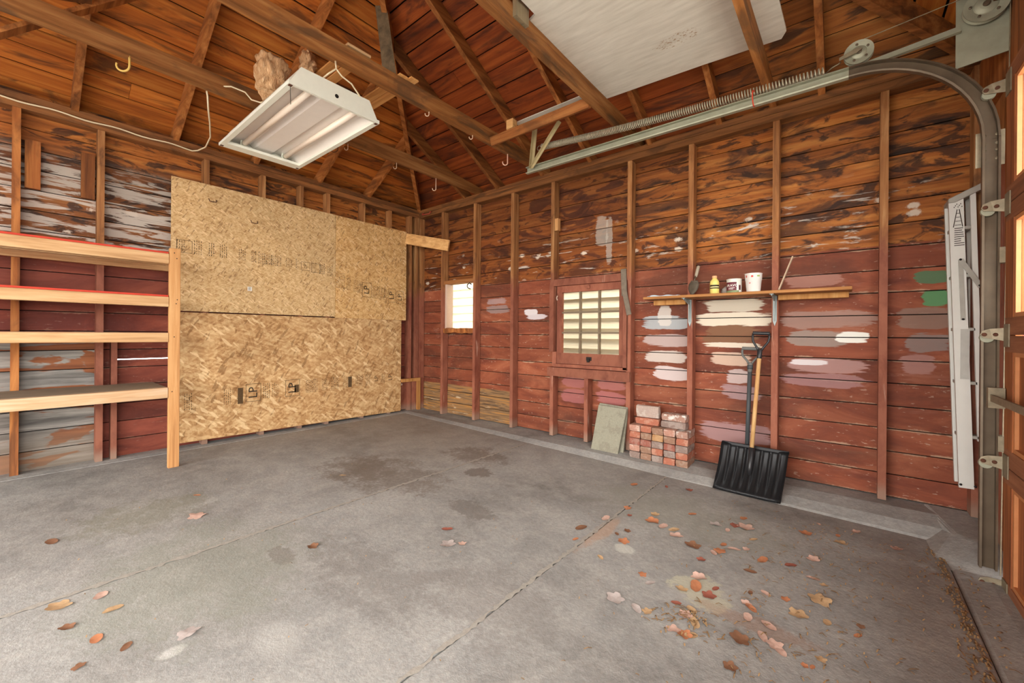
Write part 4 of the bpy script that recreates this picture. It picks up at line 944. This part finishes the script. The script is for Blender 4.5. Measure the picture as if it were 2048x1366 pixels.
# ------------------------------------------------------------------ wall shelf on the right wall and what stands on it
ws = thing('wall_shelf', 'long plank shelf on two metal brackets fixed to the right wall', 'shelf', (3.9, -.18, 1.10))
MSHELF = wood('shelf_plank', (srgb(120, 76, 40), srgb(170, 116, 66), srgb(202, 150, 96)), 'X', randv=.05)
b = bbox(3.245, 4.555, -.29, -.0925, 1.302, 1.322); bevel(b, .002); bm_obj('plank', b, MSHELF, ws)
MBRG = plain('bluish_bracket', srgb(150, 158, 156), .5, .3, var=.2)
for x in (3.555, 4.132):
    b = nb(); prism(b, [(x - .012, -.0925, 1.301), (x + .012, -.0925, 1.301), (x + .012, -.0925, 1.12), (x, -.0925, 1.085), (x - .012, -.0925, 1.12)], (0, -.006, 0))
    prism(b, [(x - .003, -.098, 1.29), (x - .003, -.26, 1.298), (x - .003, -.26, 1.29), (x - .003, -.13, 1.26), (x - .003, -.104, 1.12), (x - .003, -.098, 1.12)], (.006, 0, 0))
    box(b, x - .012, x + .012, -.27, -.098, 1.297, 1.3015); bm_obj('bracket', b, MBRG, ws)
for q in ((3.275, 3.533, 1.262), (4.155, 4.54, 1.266)): b = bbox(q[0], q[1], -.135, -.0925, q[2], 1.3015); bevel(b, .002); bm_obj('batten', b, MPN2, ws)
ZS = 1.3225
# trowel leaning on the stud
tw = thing('garden_trowel', 'worn garden trowel leaning on the stud at the left of the shelf', 'trowel', (3.61, -.2, ZS))
b = nb(); rows = []
for i in range(9):
    v = i / 8; wv = .038 * math.sin(min(1, v * 1.6 + .12) * math.pi / 2) * (1 if v < .75 else 1 - (v - .75) * 1.6)
    cpt = Vector((3.603 + .008 * v, -.225 + .035 * v, ZS + .003 + .115 * v))
    rows.append([b.verts.new(cpt + Vector((u * wv, -.012 * (1 - u * u) + .012, 0))) for u in (-1, -.6, 0, .6, 1)])
for P, Q in zip(rows, rows[1:]):
    for k in range(4): b.faces.new((P[k], P[k + 1], Q[k + 1], Q[k]))
bmesh.ops.solidify(b, geom=b.faces[:], thickness=.0025); bm_obj('blade', b, plain('worn_steel', srgb(128, 116, 100), .6, .3, var=.4, scale=30), tw, True)
b = nb(); tube(b, [(3.611, -.19, ZS + .11), (3.615, -.18, ZS + .135), (3.617, -.17, ZS + .155)], .006, 8); bm_obj('neck', b, MGALVD, tw, True)
b = nb(); tube(b, [(3.617, -.17, ZS + .145), (3.62, -.16, ZS + .17), (3.624, -.145, ZS + .205), (3.627, -.133, ZS + .232), (3.628, -.13, ZS + .238)], .012, 12, rads=[.009, .012, .0125, .012, .004]); bm_obj('handle', b, plain('grey_handle', srgb(168, 156, 136), .7, var=.2), tw, True)
# squeeze bottle
bt = thing('squeeze_bottle', 'yellow plastic bottle with a dark label on the shelf', 'bottle', (3.757, -.19, ZS))
b = nb(); lathe(b, (3.757, -.19, ZS), [(.028, 0), (.032, .004), (.032, .085), (.030, .098), (.022, .112), (.017, .116), (.017, .122)], 24); bm_obj('body', b, plain('yellow_plastic', srgb(232, 212, 120), .4, var=.05), bt, True)
b = nb(); lathe(b, (3.757, -.19, ZS), [(.0175, .1225), (.0175, .136), (.014, .141), (.006, .142)], 18); bm_obj('cap', b, plain('peach_cap', srgb(230, 176, 128), .5), bt, True)
def wrap(cx_, cy_, r, z0, z1, a0, a1, n=10):
    bm = nb(); A = []; B = []
    for i in range(n + 1):
        a = math.radians(a0 + (a1 - a0) * i / n); A.append(bm.verts.new((cx_ + r * math.cos(a), cy_ + r * math.sin(a), z0))); B.append(bm.verts.new((cx_ + r * math.cos(a), cy_ + r * math.sin(a), z1)))
    for i in range(n): bm.faces.new((A[i], A[i + 1], B[i + 1], B[i]))
    return bm
def bend(bm, cx_, cy_, r, zc, ac):
    """wrap flat lettering round a can"""
    for v in bm.verts:
        a = math.radians(ac) + v.co.x / r; z = zc + v.co.y; v.co = Vector((cx_ + r * math.cos(a), cy_ + r * math.sin(a), z))
    return bm
MLAB = plain('dark_label', srgb(52, 40, 26), .6); MLW = plain('white_ink', srgb(240, 238, 230), .6)
bm_obj('label', wrap(3.757, -.19, .0325, ZS + .042, ZS + .07, 215, 355), MLAB, bt); bm_obj('label_stripe', wrap(3.757, -.19, .0328, ZS + .050, ZS + .058, 220, 345), plain('cream_ink', srgb(230, 214, 150), .6), bt)
# paint can
pc = thing('paint_can', 'small paint can with a maroon label on the shelf', 'paint can', (3.888, -.185, ZS))
b = nb(); lathe(b, (3.888, -.185, ZS), [(.048, 0), (.050, .002), (.049, .005), (.049, .098), (.051, .101), (.050, .105), (.044, .104), (.042, .1), (.02, .1)], 32); bm_obj('can', b, plain('can_white', srgb(222, 222, 212), .4, .1, var=.06), pc, True)
bm_obj('label', wrap(3.888, -.185, .0494, ZS + .02, ZS + .08, 200, 300, 14), plain('maroon_label', srgb(104, 40, 54), .5), pc)
bm_obj('label_strip', wrap(3.888, -.185, .0494, ZS + .005, ZS + .02, 200, 320, 14), plain('green_strip', srgb(126, 140, 100), .5), pc)
bm_obj('swatch', wrap(3.888, -.185, .0496, ZS + .022, ZS + .058, 318, 338, 4), plain('swatch_maroon', srgb(84, 34, 46), .5), pc)
bm_obj('lettering', bend(text_bm('BRAVO', .026), 3.888, -.185, .0499, ZS + .055, 262), MLW, pc)
b = nb()
for j, z in enumerate((.036, .028)):
    merge(b, wrap(3.888, -.185, .0499, ZS + z, ZS + z + .003, 235, 285 - j * 12, 8))
tag(bm_obj('small_print', b, MLW, pc), kind='stuff')
# plastic tub
tb_ = thing('plastic_tub', 'white plastic tub with red flower print at the right of the can', 'tub', (4.012, -.185, ZS))
b = nb(); lathe(b, (4.012, -.185, ZS), [(.040, 0), (.043, .004), (.050, .085), (.052, .086), (.054, .130), (.056, .132), (.054, .135), (.048, .133)], 32); bm_obj('body', b, plain('tub_white', srgb(238, 234, 228), .4, var=.04), tb_, True)
MRED = plain('print_red', srgb(206, 74, 62), .5); MORG = plain('print_orange', srgb(226, 112, 64), .5)
for a, z, h, w_, mm in ((250, .062, .014, 14, MRED), (270, .105, .013, 14, MRED), (226, .105, .016, 10, MRED), (255, .012, .016, 38, MORG), (300, .01, .02, 30, MORG), (240, .016, .026, 16, MRED), (312, .108, .01, 20, plain('print_green', srgb(150, 170, 96), .5))):
    r_ = .0405 + .108 * z + .0012 + (.0018 if z > .08 else .0); bm_obj('printed_flower', wrap(4.012, -.185, r_, ZS + z, ZS + z + h, a - w_ / 2, a + w_ / 2, 6), mm, tb_)
# folded rag, tray of blue paper, stick
b = nb(); bmesh.ops.create_icosphere(b, subdivisions=3, radius=1)
for v in b.verts:
    n_ = 1 + .25 * mnoise.noise(v.co * 2.5); v.co = Vector((3.835 + v.co.x * .045 * n_, -.135 + v.co.y * .03 * n_, ZS + .028 + max(-.028, v.co.z * .032 * n_)))
top('crumpled_rag', b, plain('grey_rag', srgb(160, 152, 146), .9, var=.2), 'crumpled grey rag behind the bottle and the can', 'rag', smooth=True)
b = nb(); N = 16; rows = []
for i in range(N + 1):
    x = 3.262 + .25 * i / N; w_ = .05 if i > 1 else .03; rows.append([b.verts.new((x, -.215 + s * w_, ZS + .003 + .012 * (.6 + .4 * math.sin(i * .9 + s * 2)) * (1 - .5 * i / N))) for s in (-1, -.4, .3, 1)] + [b.verts.new((x, -.215 + s * w_, ZS + .0005)) for s in (1, -1)])
for P, Q in zip(rows, rows[1:]):
    for k in range(6): b.faces.new((P[k], P[(k + 1) % 6], Q[(k + 1) % 6], Q[k]))
b.faces.new(rows[0][::-1]); b.faces.new(rows[-1]); bmesh.ops.recalc_face_normals(b, faces=b.faces)
top('folded_cloth', b, plain('pale_blue_cloth', srgb(184, 202, 212), .8, var=.15), 'pale blue folded cloth at the left end of the shelf', 'cloth')
b = nb(); bar(b, (4.166, -.20, ZS + .006), (4.236, -.10, ZS + .245), .018, .008, (1, 0, 0)); bevel(b, .001); top('stir_stick', b, plain('grey_stick', srgb(196, 172, 146), .8, var=.2), 'pale wooden stick leaning on the wall above the shelf', 'stick')

# ------------------------------------------------------------------ snow shovel
MBLK = plain('black_plastic', srgb(40, 40, 42), .38, var=.1, spec=.5); MSH2 = plain('grey_black_shaft', srgb(74, 78, 80), .5, var=.1)
MHAND = wood('ash_handle', (srgb(186, 136, 84), srgb(214, 170, 114), srgb(228, 190, 140)), 'Z', gs=1.5, randv=.02)
sv = thing('snow_shovel', 'black snow shovel with a wooden handle leaning on the right wall', 'shovel', (4.01, -.35, -.08))
b = nb(); NU, NV = 72, 12; bw, grid = .405, []
B0 = Vector((4.004, -.378, -.076)); UP = Vector((.024, .175, .30)); RT = Vector((1, .0, -.018)); NRM = RT.cross(UP).normalized()   # towards the room
if NRM.y > 0: NRM = -NRM
for j in range(NV + 1):
    v = j / NV; row = []
    for i in range(NU + 1):
        u = i / NU - .5; ph = (u + .5) * 8; k = abs((ph % 1) - .5) * 2
        rib = .011 * max(0, min(1, (k - .55) / .2)) * max(0, min(1, (v - .12) * 9)) * min(1, (1.0 - v) * 9)
        cup = -.035 * math.sin(math.pi * min(1, v)) + .02 * (2 * abs(u)) ** 4
        row.append(b.verts.new(B0 + RT * (u * bw * (1 + .02 * v)) + UP * v + NRM * (cup + rib)))
    grid.append(row)
for P, Q in zip(grid, grid[1:]):
    for i in range(NU): b.faces.new((P[i], P[i + 1], Q[i + 1], Q[i]))
bmesh.ops.solidify(b, geom=b.faces[:], thickness=.004); bmesh.ops.recalc_face_normals(b, faces=b.faces); bm_obj('blade', b, MBLK, sv, True)
T0 = B0 + UP * 1.0; b = nb(); bar(b, T0 - RT * bw * .51, T0 + RT * bw * .51, .014, .022, (0, 0, 1)); bevel(b, .003); bm_obj('blade_rim', b, MBLK, sv)
SA = B0 + UP * .5 + NRM * .0; SB = Vector((4.047, -.135, .90))
ax = (SB - SA).normalized(); Q0 = SA + ax * .16
b = nb(); tube(b, [SA - ax * .03 + NRM * .012, SA + ax * .02 + NRM * .012, Q0 + NRM * .004], .018, 14, rads=[.009, .017, .0185]); bm_obj('socket', b, MBLK, sv, True)
b = nb(); tube(b, [Q0, SB - ax * .02], .0135, 16); bm_obj('handle', b, MHAND, sv, True)
def dgrip(parent, base, ax, mat, w=.05, h=.12):
    s = Vector((1, 0, 0)); s = (s - ax * s.dot(ax)).normalized()
    b = nb(); tube(b, [base - ax * .05, base - ax * .045, base + ax * .012, base + ax * .018], .017, 14, rads=[.0145, .0165, .0165, .012]); bm_obj('ferrule', b, mat, parent, True)
    for sg in (-1, 1):
        b = nb(); tube(b, [base + s * sg * .006, base + ax * .03 + s * sg * .02, base + ax * h * .55 + s * sg * w * .92, base + ax * h * .8 + s * sg * w, base + ax * h + s * sg * w * .96], .0075, 10); bm_obj('grip_arm', b, mat, parent, True)
    n_ = 22; b = nb(); tube(b, [base + ax * h + s * w * (-1 + 2 * i / n_) for i in range(n_ + 1)], .011, 12, rads=[.011 if i % 2 else .0135 for i in range(n_ + 1)]); bm_obj('grip_bar', b, mat, parent, True)
dgrip(sv, SB, ax, MBLK, .052, .135)
s2_ = thing('garden_shovel', 'grey shafted shovel standing behind the snow shovel', 'shovel', (3.96, -.16, -.02))
A_ = Vector((3.975, -.165, .15)); B_ = Vector((3.985, -.12, .80)); ax2 = (B_ - A_).normalized()
b = nb(); tube(b, [A_, B_], .0145, 14); bm_obj('shaft', b, MSH2, s2_, True); dgrip(s2_, B_, ax2, plain('grey_grip', srgb(104, 104, 100), .55), .055, .12)
b = nb(); tube(b, [B_ - ax2 * .0, B_ - ax2 * .03], .019, 14); bm_obj('collar', b, MSH2, s2_, True)
b = nb(); prism(b, [(3.87, -.165, -.014), (4.07, -.165, -.014), (4.08, -.16, .17), (4.0, -.16, .21), (3.94, -.16, .21), (3.865, -.16, .17)], (0, .004, 0)); bm_obj('blade', b, MBLK, s2_)

# ------------------------------------------------------------------ brick stack and leaning slabs
def brick_mesh(seed, sx=.092, sy=.195, sz=.0545, rough=.003):
    rr = random.Random(seed); b = nb(); box(b, -sx / 2, sx / 2, -sy / 2, sy / 2, 0, sz); bmesh.ops.subdivide_edges(b, edges=b.edges[:], cuts=1, use_grid_fill=True)
    for v in b.verts:
        cnt = (abs(abs(v.co.x) - sx / 2) < 1e-5) + (abs(abs(v.co.y) - sy / 2) < 1e-5) + (abs(v.co.z) < 1e-5 or abs(v.co.z - sz) < 1e-5)
        k = rough * (2.2 if cnt == 3 else 1)
        v.co -= Vector((math.copysign(rr.uniform(0, k), v.co.x), math.copysign(rr.uniform(0, k), v.co.y), rr.uniform(0, k) if v.co.z > sz * .6 else -rr.uniform(0, k * .3) if v.co.z < sz * .3 else 0))
    me = bpy.data.meshes.new('brick'); b.to_mesh(me); b.free(); me.materials.append(None); return me
BM = [brick_mesh(i) for i in range(6)]; BLONG = [brick_mesh(20 + i, .2, .095, .056, .004) for i in range(3)]
def brick_mat(n, c, c2, amt):
    m = M(n, .9, spec=.15); p = m.objpos(); r = m.rnd(); v = m.vm('ADD', p, m.comb(m.math('MULTIPLY', r, 9), 0, 0)); a = m.noise(v, 16, 5, .65); f = m.noise(v, 90, 3, .7)
    c_ = m.mix(m.math('MULTIPLY', m.step(a, .5, .6), amt), c, c2); c_ = hsv(m, c_, m.math('ADD', m.math('MULTIPLY', f, .6), .7)); m.color(c_); m.bump(f, .6, .003); return m.m
BC = {'orange red': brick_mat('brick_orange_red', srgb(172, 108, 86), srgb(190, 150, 128), .6), 'dull red': brick_mat('brick_dull_red', srgb(152, 94, 80), srgb(170, 138, 124), .5), 'brownish': brick_mat('brick_brown', srgb(150, 116, 96), srgb(172, 150, 132), .6),
      'pinkish': brick_mat('brick_pink', srgb(182, 136, 118), srgb(206, 180, 164), .7), 'grey brown': brick_mat('brick_grey', srgb(142, 122, 112), srgb(170, 156, 146), .6), 'whitened': brick_mat('brick_whitened', srgb(168, 132, 116), srgb(220, 216, 208), 1.0), 'tan': brick_mat('brick_tan', srgb(176, 132, 92), srgb(190, 158, 120), .5)}
ROWS = [['grey brown', 'brownish', 'grey brown', 'orange red', 'brownish'], ['pinkish', 'brownish', 'orange red', 'grey brown', 'orange red'], ['dull red', 'dull red', 'grey brown', 'dull red', 'grey brown'],
        ['orange red', 'brownish', 'tan', 'brownish', 'orange red'], ['pinkish', 'orange red', 'brownish', 'pinkish', 'whitened']]
oc = ['bottom', 'second', 'middle', 'fourth', 'fifth']; cc = ['leftmost', 'second from left', 'centre', 'fourth from left', 'rightmost']
def brick(me, loc, rz, col, label, ry=0.0, rx=0.0):
    o = bpy.data.objects.new('brick', me); COL.objects.link(o); o.location = loc; o.rotation_euler = (rx, ry, rz)
    o.material_slots[0].link = 'OBJECT'; o.material_slots[0].material = BC[col]; return tag(o, label, 'brick', 'old bricks stacked against the right wall')
for r_i, row in enumerate(ROWS):
    for c_i, col in enumerate(row):
        brick(BM[(r_i * 5 + c_i * 3) % 6], (3.155 + c_i * .0958 + R.uniform(-.001, .001), -.125 + R.uniform(-.006, .004), -.018 + r_i * .0562), 0, col, f'{col} brick end, {oc[r_i]} row of the stack, {cc[c_i]}')
zt = -.018 + 5 * .0562
brick(BLONG[0], (3.24, -.125, zt), .01, 'orange red', 'orange red brick lying lengthwise on top of the stack at the left')
brick(BLONG[1], (3.455, -.12, zt), -.03, 'grey brown', 'long grey brown brick on top of the stack at the right')
brick(BLONG[2], (3.455, -.115, zt + .057), -.06, 'whitened', 'whitewashed brick lying highest on the right of the stack')
bk = brick_mesh(40, .195, .06, .1, .006); o = bpy.data.objects.new('paving_block', bk); COL.objects.link(o); o.location = (3.235, -.125, zt + .0565)
o.material_slots[0].link = 'OBJECT'; o.material_slots[0].material = brick_mat('block_pale', srgb(178, 158, 146), srgb(196, 184, 172), .7); tag(o, 'pale pitted block standing on edge at the top of the brick stack', 'block')
MSLAB = brick_mat('slab_concrete', srgb(150, 146, 128), srgb(136, 130, 114), .7)
def slab_lean(x0, x1, x0t, x1t, yb, yt, zb, zt_, th, label):
    b = nb(); d = Vector((0, yt - yb, zt_ - zb)).normalized(); n_ = Vector((0, d.z, -d.y)) * th
    p = [Vector((x0, yb, zb)), Vector((x1, yb, zb)), Vector((x1, yb, zb)) + n_, Vector((x0, yb, zb)) + n_, Vector((x0t, yt, zt_)), Vector((x1t, yt, zt_ - .01)), Vector((x1t, yt, zt_ - .01)) + n_, Vector((x0t, yt, zt_)) + n_]
    hexa(b, p); bmesh.ops.recalc_face_normals(b, faces=b.faces); bevel(b, .004); top('paving_slab', b, MSLAB, label, 'slab', 'grey slabs leaning on the right wall')
slab_lean(2.74, 3.0, 2.775, 3.045, -.215, -.135, -.03, .375, .028, 'grey concrete slab leaning in front, beside the brick stack')
slab_lean(2.755, 3.03, 2.765, 3.04, -.165, -.098, -.02, .385, .026, 'grey slab mostly hidden behind the front leaning slab')

# ------------------------------------------------------------------ folded step ladder
MALU = plain('aluminium', srgb(214, 212, 204), .5, .25, var=.08, scale=12); MALUD = plain('dull_aluminium', srgb(168, 164, 154), .5, .3, var=.15)
ld = thing('step_ladder', 'white aluminium step ladder folded and hung beside the door track', 'ladder', (5.05, -.1, .17))
def rail(pt0, pt1, w, y, name='front_rail', mat=MALU, depth=.022):
    """channel section: flat web towards the room with two flanges"""
    a = Vector((pt0[0], y, pt0[1])); c = Vector((pt1[0], y, pt1[1])); b = nb(); d = (c - a).normalized(); s = Vector((d.z, 0, -d.x))
    bar(b, a, c, .002, w, s)
    for sg in (-1, 1): bar(b, a + s * sg * (w / 2 - .001) + Vector((0, depth / 2, 0)), c + s * sg * (w / 2 - .001) + Vector((0, depth / 2, 0)), .002, depth, (0, 1, 0))
    return bm_obj(name, b, mat, ld)
YL = -.165
rail((5.053, .172), (5.003, 1.80), .058, YL); rail((5.053, .172), (5.003, 1.80), .058, -.04)
rail((5.105, .44), (5.068, 1.83), .022, YL + .004, 'rear_rail'); rail((5.105, .44), (5.068, 1.83), .022, -.045, 'rear_rail')
b = nb(); prism(b, [(4.973, YL - .006, 1.775), (4.973, YL - .006, 1.80), (5.10, YL - .006, 1.865), (5.115, YL - .006, 1.862), (5.115, YL - .006, 1.835), (5.0, YL - .006, 1.775)], (0, .14, 0)); bevel(b, .003); bm_obj('top_cap', b, MALUD, ld)
for z in (.45, .75, 1.05, 1.35, 1.62):
    x = 5.06 - .05 * (z - .172) / 1.63; b = nb(); box(b, x - .03, x + .05, YL + .003, -.045, z, z + .018); bevel(b, .002); bm_obj('step', b, MALUD, ld)
b = nb(); bar(b, (5.022, YL - .006, 1.45), (5.10, YL - .006, 1.29), .004, .022, (1, 0, 1)); bm_obj('spreader', b, MALUD, ld)
b = nb(); bar(b, (5.022, YL - .004, 1.45), (5.034, YL - .004, 1.11), .004, .018, (1, 0, 0)); bm_obj('spreader', b, MALUD, ld)
for p in ((5.022, 1.45), (5.034, 1.115), (5.095, 1.30), (5.03, .19), (5.085, .19)):
    b = nb(); lathe(b, (p[0], YL - .008, p[1]), [(.006, .004), (.006, 0), (.002, -.002)], 10, 'Y'); bm_obj('rivet', b, MIRON, ld)
b = nb(); rr = random.Random(2)
for k in range(9):
    z = 1.53 + k * .012; box(b, 4.998, 4.998 + rr.uniform(.025, .04), YL - .0016, YL - .0012, z, z + .004)
for k in range(4):
    w_ = .026 - k * .005; z = 1.645 + k * .022; box(b, 5.012 - w_ / 2, 5.012 + w_ / 2, YL - .0016, YL - .0012, z, z + .003)
for sg in (-1, 1): bar(b, (5.012 + sg * .018, YL - .0014, 1.635), (5.012 + sg * .004, YL - .0014, 1.735), .0006, .0035, (1, 0, 0))
for k in range(7): box(b, 4.995 + k * .005, 4.998 + k * .005, YL - .0016, YL - .0012, 1.745 + (k % 3) * .008, 1.752 + (k % 3) * .008)
tag(bm_obj('safety_print', b, MINKD, ld), kind='stuff')
bm_obj('sticker', bbox(5.025, 5.06, YL - .0018, YL - .0012, .78, 1.06), plain('grey_sticker', srgb(186, 184, 176), .5), ld)

# ------------------------------------------------------------------ fallen leaves
def leaf_mesh(seed, lobes):
    rr = random.Random(seed); b = nb(); pts = []
    n = 26
    for i in range(n):
        a = 2 * math.pi * i / n
        if lobes: r = .36 + .16 * abs(math.cos(2.5 * a)) ** 1.5 + rr.uniform(-.03, .03)
        else: r = .5 * (1 - .42 * abs(math.sin(a)) ** 1.2) + rr.uniform(-.02, .02)
        x, y = r * math.cos(a), r * math.sin(a); pts.append((x, y))
    k1, k2 = rr.uniform(.25, .6), rr.uniform(-.3, .5)
    def hz(x, y): return k1 * y * y + k2 * x * x * .6 + .05 * math.sin(9 * x + seed) * abs(y) + .02
    mid = [b.verts.new((x * .5, y * .5, hz(x * .5, y * .5))) for x, y in pts]; rim = [b.verts.new((x, y, hz(x, y))) for x, y in pts]; c = b.verts.new((0, 0, hz(0, 0)))
    for i in range(n):
        j = (i + 1) % n; b.faces.new((mid[i], mid[j], c)); b.faces.new((mid[i], rim[i], rim[j], mid[j]))
    zm = min(v.co.z for v in b.verts)
    for v in b.verts: v.co.z -= zm
    me = bpy.data.meshes.new('leaf'); b.to_mesh(me); b.free(); me.materials.append(None)
    for f in me.polygons: f.use_smooth = True
    return me
LM = [leaf_mesh(i, i % 2) for i in range(8)]
LC = [plain('leaf_pink', srgb(198, 164, 148), .8, var=.25, scale=6), plain('leaf_orange', srgb(182, 120, 84), .8, var=.3, scale=6), plain('leaf_red', srgb(150, 88, 72), .8, var=.3, scale=6), plain('leaf_brown', srgb(128, 90, 66), .85, var=.3, scale=6), plain('leaf_tan', srgb(184, 152, 114), .85, var=.3, scale=6), plain('leaf_grey', srgb(176, 164, 158), .85, var=.25, scale=6)]
LN = ['pale pink', 'orange', 'red', 'dark brown', 'tan', 'greyish']
LEAVES = [(3.35,-0.69,0.056,1),(3.68,-0.52,0.048,2),(3.54,-0.57,0.035,2),(3.48,-1.10,0.043,1),(3.44,-1.32,0.063,0),(3.53,-1.19,0.026,2),(3.39,-1.52,0.066,3),(3.60,-1.38,0.038,3),(3.57,-1.45,0.027,3),(3.63,-1.50,0.051,1),(3.43,-1.65,0.031,1),(3.66,-1.17,0.068,1),(3.73,-1.19,0.067,0),(3.64,-1.07,0.041,4),(3.79,-1.19,0.055,4),(3.82,-1.25,0.064,0),(3.81,-0.91,0.047,1),(3.95,-0.96,0.056,5),(4.06,-0.76,0.047,1),(4.04,-0.90,0.050,2),(4.02,-0.99,0.038,0),(4.09,-0.88,0.078,0),(4.15,-1.01,0.042,4),(3.92,-1.30,0.071,3),(4.02,-1.30,0.044,0),(4.04,-1.26,0.049,1),(4.09,-1.19,0.050,0),(4.14,-1.15,0.035,0),(4.04,-1.18,0.041,1),(4.36,-0.73,0.054,1),(4.41,-0.54,0.032,0),(4.58,-0.51,0.044,0),(4.50,-0.64,0.032,1),(4.51,-0.73,0.052,4),(3.61,-1.72,0.033,4),(3.99,-1.41,0.033,2),(4.22,-1.21,0.062,1),(4.41,-1.03,0.053,0),(4.33,-1.17,0.047,2),(4.74,-0.61,0.051,0),(4.19,-1.36,0.045,3),(3.82,-1.72,0.031,1),(3.87,-1.76,0.043,5),(4.02,-1.57,0.057,0),(4.03,-1.65,0.076,1),(3.99,-1.71,0.042,4),(4.10,-1.61,0.034,2),(4.09,-1.68,0.049,2),(4.42,-1.23,0.044,0),(4.46,-1.26,0.026,4),(4.27,-1.50,0.033,0),(4.34,-1.49,0.029,1),(4.22,-1.54,0.025,3),(3.80,-1.96,0.064,5),(3.89,-1.96,0.047,5),(3.93,-1.95,0.035,4),(4.00,-1.82,0.032,2),(4.45,-1.40,0.074,4),(4.24,-1.65,0.047,1),(4.22,-1.63,0.032,0),(4.24,-1.72,0.045,0),(4.05,-1.87,0.050,0),(4.06,-1.82,0.039,4),(4.39,-1.57,0.062,4),(4.31,-1.72,0.048,0),(4.04,-1.98,0.044,0),(4.09,-1.89,0.052,4),(4.08,-1.98,0.043,1),(4.10,-1.97,0.043,4),(4.24,-1.87,0.063,3),(4.30,-1.80,0.050,0),(4.34,-1.82,0.049,0),(4.36,-1.84,0.041,0),(4.47,-1.79,0.027,4),(4.57,-1.56,0.029,1),(4.58,-1.49,0.022,3),(4.48,-1.55,0.037,4),(4.43,-1.86,0.019,1),(4.45,-1.85,0.019,1),(4.24,-2.03,0.039,3),(1.51,-3.41,0.065,3),(1.69,-2.87,0.075,0),(1.35,-2.79,0.035,1),(2.49,-2.59,0.049,3),(2.24,-3.31,0.053,0),(2.21,-3.42,0.067,4),(2.38,-3.29,0.050,4),(2.39,-3.41,0.043,3),(2.54,-3.35,0.045,1),(2.74,-3.14,0.062,5),(2.66,-3.29,0.037,3),(2.66,-3.40,0.028,3),(2.85,-2.03,0.054,2),(2.97,-2.13,0.067,5),(1.68,-2.00,0.040,4),(3.02,-2.08,0.034,0)]
seen = {}
for i, (x, y, s, c) in enumerate(LEAVES):
    o = bpy.data.objects.new('fallen_leaf', LM[i % 8]); COL.objects.link(o); s = s * 1.12 + .006
    o.location = (x, y, floor_z(x) + .001); o.scale = (s, s * R.uniform(.75, 1), s); o.rotation_euler = (R.uniform(-.06, .06), R.uniform(-.06, .06), R.uniform(0, 6.28))
    o.material_slots[0].link = 'OBJECT'; o.material_slots[0].material = LC[c]
    if x < 2.6 and y < -2.5: zone = 'at the left of the floor near the shelving'
    elif x < 3.2: zone = 'in the middle of the open floor'
    elif y > -.8: zone = 'near the shovel and right wall'
    elif x < 3.78: zone = 'along the right hand floor joint'
    elif y < -1.6 and x < 4.18: zone = 'in the leaf pile by the pale floor patch'
    elif y < -1.5: zone = 'at the front right of the floor'
    else: zone = 'in the scatter before the shovel'
    size = 'large' if s > .07 else 'small' if s < .048 else 'mid-sized'
    tag(o, None, 'leaf', 'dry leaves scattered on the floor'); seen.setdefault((size, LN[c], zone), []).append(o)
ORD = ['nearest the camera', 'second nearest the camera', 'third nearest', 'fourth nearest', 'fifth nearest', 'sixth nearest', 'seventh nearest', 'eighth nearest', 'ninth nearest']
for (size, cn, zone), os_ in seen.items():
    os_.sort(key=lambda o: (o.location - camo.location).length)
    for k, o in enumerate(os_): o['label'] = f'{size} {cn} leaf {zone}' + ('' if len(os_) == 1 else ', ' + ('farthest back' if k == len(os_) - 1 else ORD[k]))
# straw, needles and crumbs swept against the threshold: too many and too small to count
b = nb(); rr = random.Random(11)
def straw(x, y, L, a, w=.0022):
    z = floor_z(x) + .003; d = Vector((math.cos(a), math.sin(a), 0)); s = Vector((-d.y, d.x, 0)) * w
    p = Vector((x, y, z)); k = Vector((0, 0, rr.uniform(.001, .006)))
    v = [b.verts.new(q) for q in (p - d * L / 2 - s, p - d * L / 2 + s, p + k + s, p + k - s, p + d * L / 2 + s, p + d * L / 2 - s)]
    b.faces.new((v[0], v[3], v[2], v[1])); b.faces.new((v[3], v[5], v[4], v[2]))
for i in range(420): straw(4.915 - abs(rr.gauss(0, .03)), rr.uniform(-2.2, -.45), rr.uniform(.012, .04), rr.uniform(1.0, 2.2))
for i in range(520): straw(min(4.9, rr.gauss(4.5, .25)), rr.uniform(-2.3, -.5), rr.uniform(.008, .035), rr.uniform(0, 3.14), .0018)
for i in range(60): straw(rr.gauss(4.06, .05), rr.gauss(-1.9, .05), rr.uniform(.012, .04), rr.uniform(0, 3.14))
for i in range(200): straw(rr.uniform(1, 4.8), rr.uniform(-3.4, -.5), rr.uniform(.004, .014), rr.uniform(0, 3.14), .0015)
for i in range(150): straw(5.0 + rr.uniform(-.05, .08), rr.uniform(-2.0, -.5), rr.uniform(.008, .03), rr.uniform(0, 3.14))
tag(bm_obj('leaf_litter', b, plain('straw', srgb(142, 112, 76), .9, var=.4, scale=9)), 'fine straw and leaf crumbs swept along the door threshold', 'litter', None, 'stuff')
